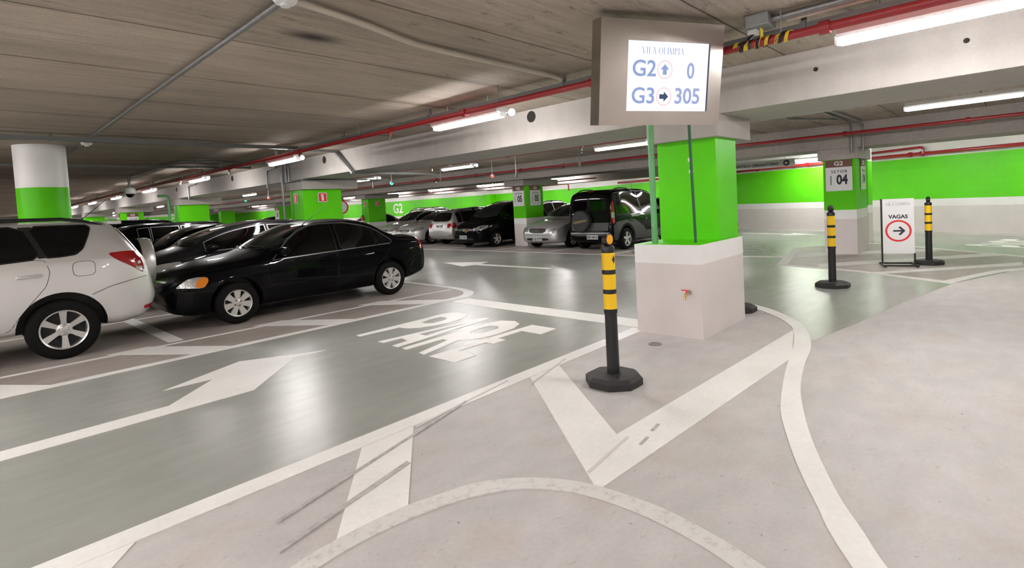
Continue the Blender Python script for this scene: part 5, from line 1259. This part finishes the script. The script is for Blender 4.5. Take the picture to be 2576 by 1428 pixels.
sed['L'] = 4.48; sed['wheels'] = tuple(nose_in(a) for a in sed['wheels']); sed['mirror'] = (nose_in(1.68), 1.0)
sed['antenna'] = (nose_in(2.2),)+sed['antenna'][1:]
for k in ('ws', 'rw'): sed[k] = tuple((nose_in(a), b) for a, b in sed[k])
sed['windows'] = [[(nose_in(a), b) for a, b in w] for w in sed['windows']]
sed['doors'] = [([(nose_in(a), b) for a, b in p], (nose_in(h[0]), h[1])) for p, h in sed['doors']]
sed['bits'] = [(nm, wh, [(nose_in(a), b) for a, b in pl_] if wh in ('side', 'near') else pl_, mm, rr_) for nm, wh, pl_, mm, rr_ in sed['bits']]
r_, sh_ = build_car(sed, (2.02, 9.27), 'black four-door sedan with amber indicators, broadside in front of the other parked cars', kind='car')
mb = MB(); ring_poly_mesh(mb, .03, .036, 0, .004, 20); place_mesh('emblem', mb.mesh('emblem', ['chrome']), r_, frame((sh_.Xend(0, .635)-.012, 0, .635), (0, -1, 0), (0, 0, 1)))

# second row behind the sedan, noses toward the camera side
c2 = generic(4.2, 1.76, 1.52, 'dark_car', 'mini', wheel='multi', R=.31, seal='grey_car')
c2['bits'] = [b for b in c2['bits'] if not b[0].startswith('headlight')]+[('headlight', 'side', [(.16, .64), (.50, .69), (.80, .80), (.76, .84), (.45, .815), (.20, .75)], 'lens', 1)]
build_car(c2, (2.1, 12.05), 'charcoal hatchback right behind the black sedan, its long clear headlight showing')
c3 = generic(3.95, 1.72, 1.48, 'black_car', 'hatch', seal='black_car')
build_car(c3, (2.0, 14.65), 'black hatchback behind the charcoal one, only windscreen and roof showing')
c4 = generic(4.4, 1.8, 1.57, 'black_car', 'suv', antenna=(2.3, -.3, .4, .9), seal='grey_car', panes=[(2.12, 2.36), (2.42, 3.05), (3.12, 4.05)])
build_car(c4, (1.2, 17.1), 'black tall car with side windows seen over the spare wheel of the off-roader')
c5 = generic(4.4, 1.8, 1.70, 'black_car', 'suv', rails=[.6], rail_x=(1.7, 4.0))
build_car(c5, (.6, 19.8), 'black car with roof rails at the far end of the near bays, roof only visible')
# far row
dob = generic(4.2, 1.72, 1.86, 'black_car', 'van', R=.33, wheel='five', rails=[.62], rail_x=(1.6, 3.95), handle='trim_black', crown=.05, antenna=(1.6, 0, .3, 1.2))
hw = .86
dob['rear_end_window'] = None; dob['wt'] = dob['wt'][:-4]+[(3.7, .70), (4.08, .70), (4.15, .72), (4.2, .6)]
dob['bits'] = [('taillight', 'side', [(4.03, .84), (4.13, .82), (4.14, 1.1), (4.12, 1.38), (4.02, 1.54), (3.99, 1.2)], 'lens_red', 1), ('taillight_lens', 'side', [(4.01, 1.0), (4.13, 1.0), (4.13, 1.16), (4.0, 1.16)], 'lens', 0),
    ('rear_window', 'rear', [(-.10, 1.22), (-.62, 1.22), (-.56, 1.72), (-.10, 1.74)], 'glass', 1), ('rear_window', 'rear', [(.02, 1.22), (.62, 1.22), (.56, 1.72), (.02, 1.74)], 'glass', 1),
    ('door_gap', 'rear', [(-.045, .62), (-.035, .62), (-.035, 1.78), (-.045, 1.78)], 'seam', 0), ('cladding', 'rear', [(-.70, .46), (.70, .46), (.72, .60), (-.72, .60)], 'cladding', 1), ('cladding', 'rear', [(-.66, .62), (.66, .62), (.68, .86), (-.68, .86)], 'cladding', 0),
    ('step_bumper', 'rear', [(-.68, .53), (.68, .53), (.68, .56), (-.68, .56)], 'rim', 0), ('cladding', 'near', [(2.35, .24), (2.9, .24), (3.02, .58), (3.2, .76), (3.42, .82), (3.66, .76), (3.84, .55), (3.9, .32), (4.08, .36), (4.1, .86), (3.2, .92), (2.9, .88), (2.35, .60)], 'cladding', 1), ('cladding', 'near', [(1.3, .25), (2.34, .25), (2.34, .52), (1.3, .52)], 'cladding', 0), ('brake_light', 'rear', [(-.12, 1.785), (.06, 1.785), (.06, 1.815), (-.12, 1.815)], 'lens_red', 0)]
dob['plates'] = [('rear', (.10, .43), 'BSS 0814')]
r_, sh_ = build_car(dob, (13.28, 9.35), 'black boxy van with a covered spare wheel on its rear doors', flip=True)
sp = Matrix.Translation((4.20, -.25, .92)) @ Matrix.Rotation(math.pi/2, 4, 'Y')
MB().lathe([(.28, -.10), (.325, -.07), (.33, .10), (.30, .135), (.002, .14)], 36, 0, sp).build('spare_cover', 'rubber', r_, smooth=True)
lt = MB(); lt.prism([(-.27, -.05), (-.2, .0), (.2, .05), (.28, .06), (.24, -.01), (-.2, -.08)], 0, .003); place_mesh('cover_patch', lt.mesh('cover_patch', [mat('faded_ochre_print', (.16, .12, .05), .6)]), r_, frame((4.342, -.25, .92), (0, 1, 0), (0, 0, 1)))
place_mesh('lettering', text_mesh('adventure', .11, 'rim', .002, .001, 1.0), r_, frame((2.9, sh_.Y(2.9, 1.0)+.006, 1.02), (-1, 0, 0), (0, 0, 1)))
g5 = generic(4.4, 1.74, 1.50, 'silver_blue', 'sedan', wheel='five', plates=[('front', (0, .36), 'KAJ 0779')])
g5['bits'] = [b for b in g5['bits'] if b[0] not in ('headlight', 'headlight_inner', 'grille')]+[('headlight_inner', 'front2', [(.42, .53), (.70, .53), (.72, .70), (.42, .70)], 'lens', 1), ('headlight', 'side', [(.03, .53), (.22, .55), (.25, .68), (.06, .69)], 'lens', 1), ('grille', 'front', [(-.34, .55), (.34, .55), (.36, .70), (-.36, .70)], 'grille', 1)]+[('grille_bar', 'front', [(-.35, z), (.35, z), (.35, z+.012), (-.35, z+.012)], 'chrome', 0) for z in (.575, .61, .645, .68)]+[('bumper_strip', 'front', [(-.62, .475), (.62, .475), (.62, .487), (-.62, .487)], 'chrome', 0)]
r_, sh_ = build_car(g5, (13.4, 11.55), 'steel silver sedan facing the road between the sector 05 pillar and the dark van')
mb = MB(); ring_poly_mesh(mb, .045, .055, 0, .006, 24); mb.prism([(-.035, .03), (-.025, .03), (0, -.035), (.025, .03), (.035, .03), (.003, -.045), (-.003, -.045)], 0, .005); place_mesh('emblem', mb.mesh('emblem', ['chrome']), r_, frame((sh_.Xend(0, .625)-.012, 0, .625), (0, -1, 0), (0, 0, 1)))
zaf = generic(4.32, 1.74, 1.66, 'black_car', 'mini', rails=[.58], rail_x=(1.9, 3.9), plates=[('front', (.08, .42), 'DLP 3061')], wheel='five')
zaf['bits'].append(('grille_bar', 'front', [(-.40, .665), (.40, .665), (.41, .69), (-.41, .69)], 'chrome', 0))
r_, sh_ = build_car(zaf, (13.1, 14.85), 'black minivan facing the road, left of the sector 05 pillar')
place_mesh('emblem', MB().lathe([(.05, 0), (.05, .006), (.03, .01)], 20).mesh('emblem', ['brass']), r_, frame((sh_.Xend(0, .68)-.01, 0, .68), (0, -1, 0), (0, 0, 1)))
pal = generic(4.2, 1.64, 1.50, 'white_car', 'wagon', rails=[.55], rail_x=(1.7, 3.8), plates=[('rear', (0, .80), 'DRP 1134')])
build_car(pal, (13.75, 17.15), 'pale silver estate parked tail first to the road, plate and rear window showing', flip=True)
jet = generic(4.55, 1.78, 1.47, 'silver_car', 'sedan', wheel='multi', R=.32, plates=[('front', (0, .50), '')])
jet['bits'].append(('grille_bar', 'front', [(-.4, .63), (.4, .63), (.4, .645), (-.4, .645)], 'chrome', 0))
build_car(jet, (13.65, 19.45), 'silver sedan with multi-spoke wheels between the pale estate and another silver car')
gol = generic(4.1, 1.68, 1.50, 'silver_car', 'hatch')
build_car(gol, (14.1, 21.75), 'silver hatchback left of the multi-spoke silver sedan, green reflection on its bonnet')
blk = generic(4.3, 1.74, 1.52, 'black_car', 'hatch')
far = [(blk, 17.9+.6, 22.9, 'black car roof between the extinguisher pillar and the silver hatchback', False),
       (generic(4.4, 1.8, 1.62, 'silver_car', 'wagon', rails=[.58], rail_x=(1.6, 3.8)), 18.6, 27.6, 'silver estate with roof rails left of the extinguisher pillar, upper of two', False),
       (generic(4.3, 1.74, 1.47, 'white_car', 'sedan'), 14.0, 25.9, 'pale silver sedan left of the extinguisher pillar, its windscreen toward the pillar', False),
       (generic(4.5, 1.84, 1.75, 'silver_blue', 'suv', rails=[.6], rail_x=(1.6, 4.0)), 19.6, 21.0, 'tall silver car with roof rails behind the silver sedans, by the far wall', False),
       (generic(4.4, 1.8, 1.62, 'silver_car', 'wagon', rails=[.58], rail_x=(1.6, 3.8)), 19.4, 18.5, 'silver car with dark roof rails behind the pale estate, second row', False),
       (generic(4.2, 1.74, 1.6, 'black_car', 'mini'), 19.2, 13.25, 'black car behind the sector 05 pillar, right of its boards', False),
       (generic(4.2, 1.72, 1.52, 'dark_car', 'hatch'), 20.0, 11.1, 'dark car with greenish glass behind the steel silver sedan', True),
       (generic(4.4, 1.78, 1.6, 'dark_car', 'wagon'), 13.6, 35.6, 'dark car roof far beyond the black sedan, before the plain green pillar', False),
       (generic(4.3, 1.76, 1.58, 'black_car', 'hatch'), 13.4, 38.1, 'black car roof just left of the other distant dark roof', False)]
for P_car, x, y, lb, fl in far: build_car(P_car, (x, y), lb, None, fl)
